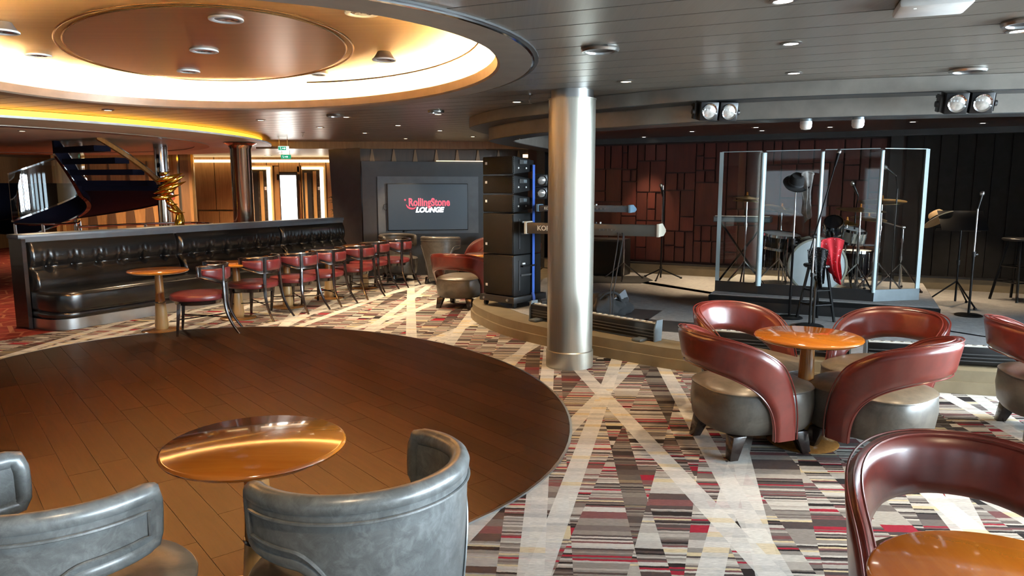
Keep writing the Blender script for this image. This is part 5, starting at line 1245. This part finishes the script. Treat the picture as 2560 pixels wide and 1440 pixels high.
MB().tube(catmull([(0.10, 0, 0.90), (0.15, 0, 1.08), (0.14, 0.02, 1.22), (0.06, 0, 1.36), (0.0, 0, 1.47), (-0.02, 0, 1.52)], 5), [0.05, 0.062, 0.07, 0.074, 0.075, 0.074, 0.072, 0.068, 0.064, 0.06, 0.056, 0.052, 0.048, 0.045, 0.042, 0.04, 0.038, 0.036, 0.034, 0.032, 0.03, 0.03, 0.03, 0.03, 0.03, 0.03], 12).build('stem', 'gold', gl_, smooth=80)
for z, L, cx, tl, yaw, r in ((1.30, 0.13, 0.10, -0.45, 0.3, 0.030), (1.42, 0.12, 0.05, -0.40, -0.4, 0.030), (1.50, 0.20, -0.04, 0.10, 0.5, 0.036), (1.57, 0.16, 0.0, 0.25, -0.3, 0.040), (1.63, 0.24, 0.03, 0.38, 0.2, 0.044), (1.71, 0.25, 0.05, 0.40, -0.2, 0.046), (1.79, 0.20, 0.03, 0.30, 0.4, 0.040), (1.86, 0.12, -0.02, 0.12, -0.5, 0.032)):
    pts = []
    for i in range(13):
        k = -1 + i / 6.0; pts.append((cx + L * k * math.cos(yaw), L * k * math.sin(yaw) - 0.10 * (1 - k * k), z + tl * L * k - 0.03 * (1 - k * k)))
    MB().tube(pts, [max(0.004, r * (1 - abs(-1 + i / 6.0) ** 2.2)) for i in range(13)], 10).build('blade', 'gold', gl_, smooth=80)
MB().lathe([(0, 0), (0.28, 0), (0.28, 0.04), (0.10, 0.07), (0.06, 0.3), (0.075, 0.6), (0.06, 0.92), (0, 0.94)], 24, (0.10, 0, 0)).build('pedestal', 'gold', gl_)
for lb, pts in (('chrome guard rail around the foot of the gold sculpture', [(-6.75, 11.2), (-6.2, 12.2), (-5.5, 12.6), (-5.0, 12.0), (-5.3, 11.0)]), ('short chrome guard rail at the stair foot', [(-8.4, 12.2), (-7.8, 12.0), (-7.5, 12.4), (-7.9, 13.2)])):
    o = empty('guard_rail', (*pts[0], 0), 0, lb, 'railing'); L = [Vector((p[0] - pts[0][0], p[1] - pts[0][1])) for p in pts]
    cr = catmull([(p.x, p.y, 1.02) for p in L], 6)
    MB().tube(cr, 0.018, 8).build('top_rail', 'chrome', o); MB().tube([(p[0], p[1], 0.8) for p in cr], 0.008, 8).build('lower_rail', 'chrome', o)
    for p in L: MB().cyl((p.x, p.y, 0), (p.x, p.y, 1.02), 0.024).build('post', 'chrome', o)
pl_ = empty('potted_palm', (W(848, 540, 15.2).x, 15.2, 0), 0, 'leafy potted palm left of the screen wall', 'plant')
MB().lathe([(0, 0), (0.13, 0), (0.17, 0.9), (0.175, 0.95), (0.15, 0.95), (0, 0.90)], 24).build('pot', 'pot_cream', pl_)
rng = random.Random(5)
for i in range(34):
    a = rng.random() * 2 * PI; z0 = 0.95 + 0.4 * rng.random(); L = 0.16 + 0.16 * rng.random(); up = 0.2 + 0.5 * rng.random()
    d = Vector((math.cos(a), math.sin(a), 0)); c = Vector((0, 0, z0)) + d * 0.03; s = Vector((-d.y, d.x, 0)) * 0.028
    b1_ = c + d * L * 0.5 + Vector((0, 0, up * L)); tp = c + d * L + Vector((0, 0, up * L * 0.7))
    MB().add([c, b1_ + s, tp, b1_ - s, b1_ + Vector((0, 0, 0.008))], [(0, 1, 4), (1, 2, 4), (2, 3, 4), (3, 0, 4), (0, 3, 2, 1)]).build('leaf', 'green_leaf', pl_)
for s in (-0.03, 0.0, 0.03): MB().cyl((s, 0, 0.9), (s * 1.5, 0.01, 1.38), 0.008, n=6).build('stem', 'stick_wood', pl_)

for i, (x, y) in enumerate(((-5.0, 13.6), (-6.4, 9.6), (-5.2, 10.6))):
    o = empty('canopy_lamp', (x, y, 2.36), 0, 'small lamp in the round canopy ' + ('near the bronze column', 'above the stair glass', 'above the banquette ledge')[i], 'downlight', 'canopy lamps')
    MB().lathe([(0.05, 0.001), (0.055, -0.005), (0.04, -0.008)], 20).build('trim_ring', 'steel', o); MB().lathe([(0.04, -0.005), (0, -0.004)], 16).build('bulb', 'lamp_warm', o)
    l = bpy.data.lights.new('spot', 'SPOT'); l.energy = 150; l.color = (1.0, 0.74, 0.44); l.spot_size = R(130); l.spot_blend = 0.8; l.shadow_soft_size = 0.05
    lo = bpy.data.objects.new('canopy_beam', l); COL.objects.link(lo); lo.parent = o; lo.location = (0, 0, -0.03)

for i, (x, y) in enumerate(((1.9, 1.0), (-0.5, 1.1), (3.4, 3.0), (-2.6, 0.6), (4.6, 0.4))):  # out of frame; all but the corner table one are added for light
    o = empty('downlight', (x, y, CL), 0, 'small ceiling downlight above the camera side, ' + ('over the corner table', 'added to light the grey tub chairs', 'added to light the right hand armchairs', 'added for light left behind the tub chairs', 'added for light near the side windows')[i], 'downlight', 'small recessed downlights')
    MB().lathe([(0.06, 0.001), (0.063, -0.004), (0.046, -0.008), (0.042, -0.003)], 24).build('trim_ring', 'steel', o); MB().lathe([(0.042, -0.004), (0, -0.003)], 20).build('bulb', 'lamp_warm', o)
    l = bpy.data.lights.new('spot', 'SPOT'); l.energy = 60; l.color = (1.0, 0.74, 0.46); l.spot_size = R(95); l.spot_blend = 0.6; l.shadow_soft_size = 0.04
    lo = bpy.data.objects.new('downlight_beam', l); COL.objects.link(lo); lo.parent = o; lo.location = (0, 0, -0.02)

gc = empty('glass_column', (-6.05, 12.6, 0), 0, 'thin mirrored column rising beside the gold sculpture into the canopy', 'column'); MB().lathe([(0.11, 1.5), (0.11, 2.36)], 24).build('tube', 'chrome', gc); MB().lathe([(0.125, 1.48), (0.125, 1.56), (0.11, 1.58)], 24).build('collar', 'bronze_mirror', gc); MB().lathe([(0.10, 0), (0.10, 1.5)], 24).build('lower_tube', 'bronze_mirror', gc)
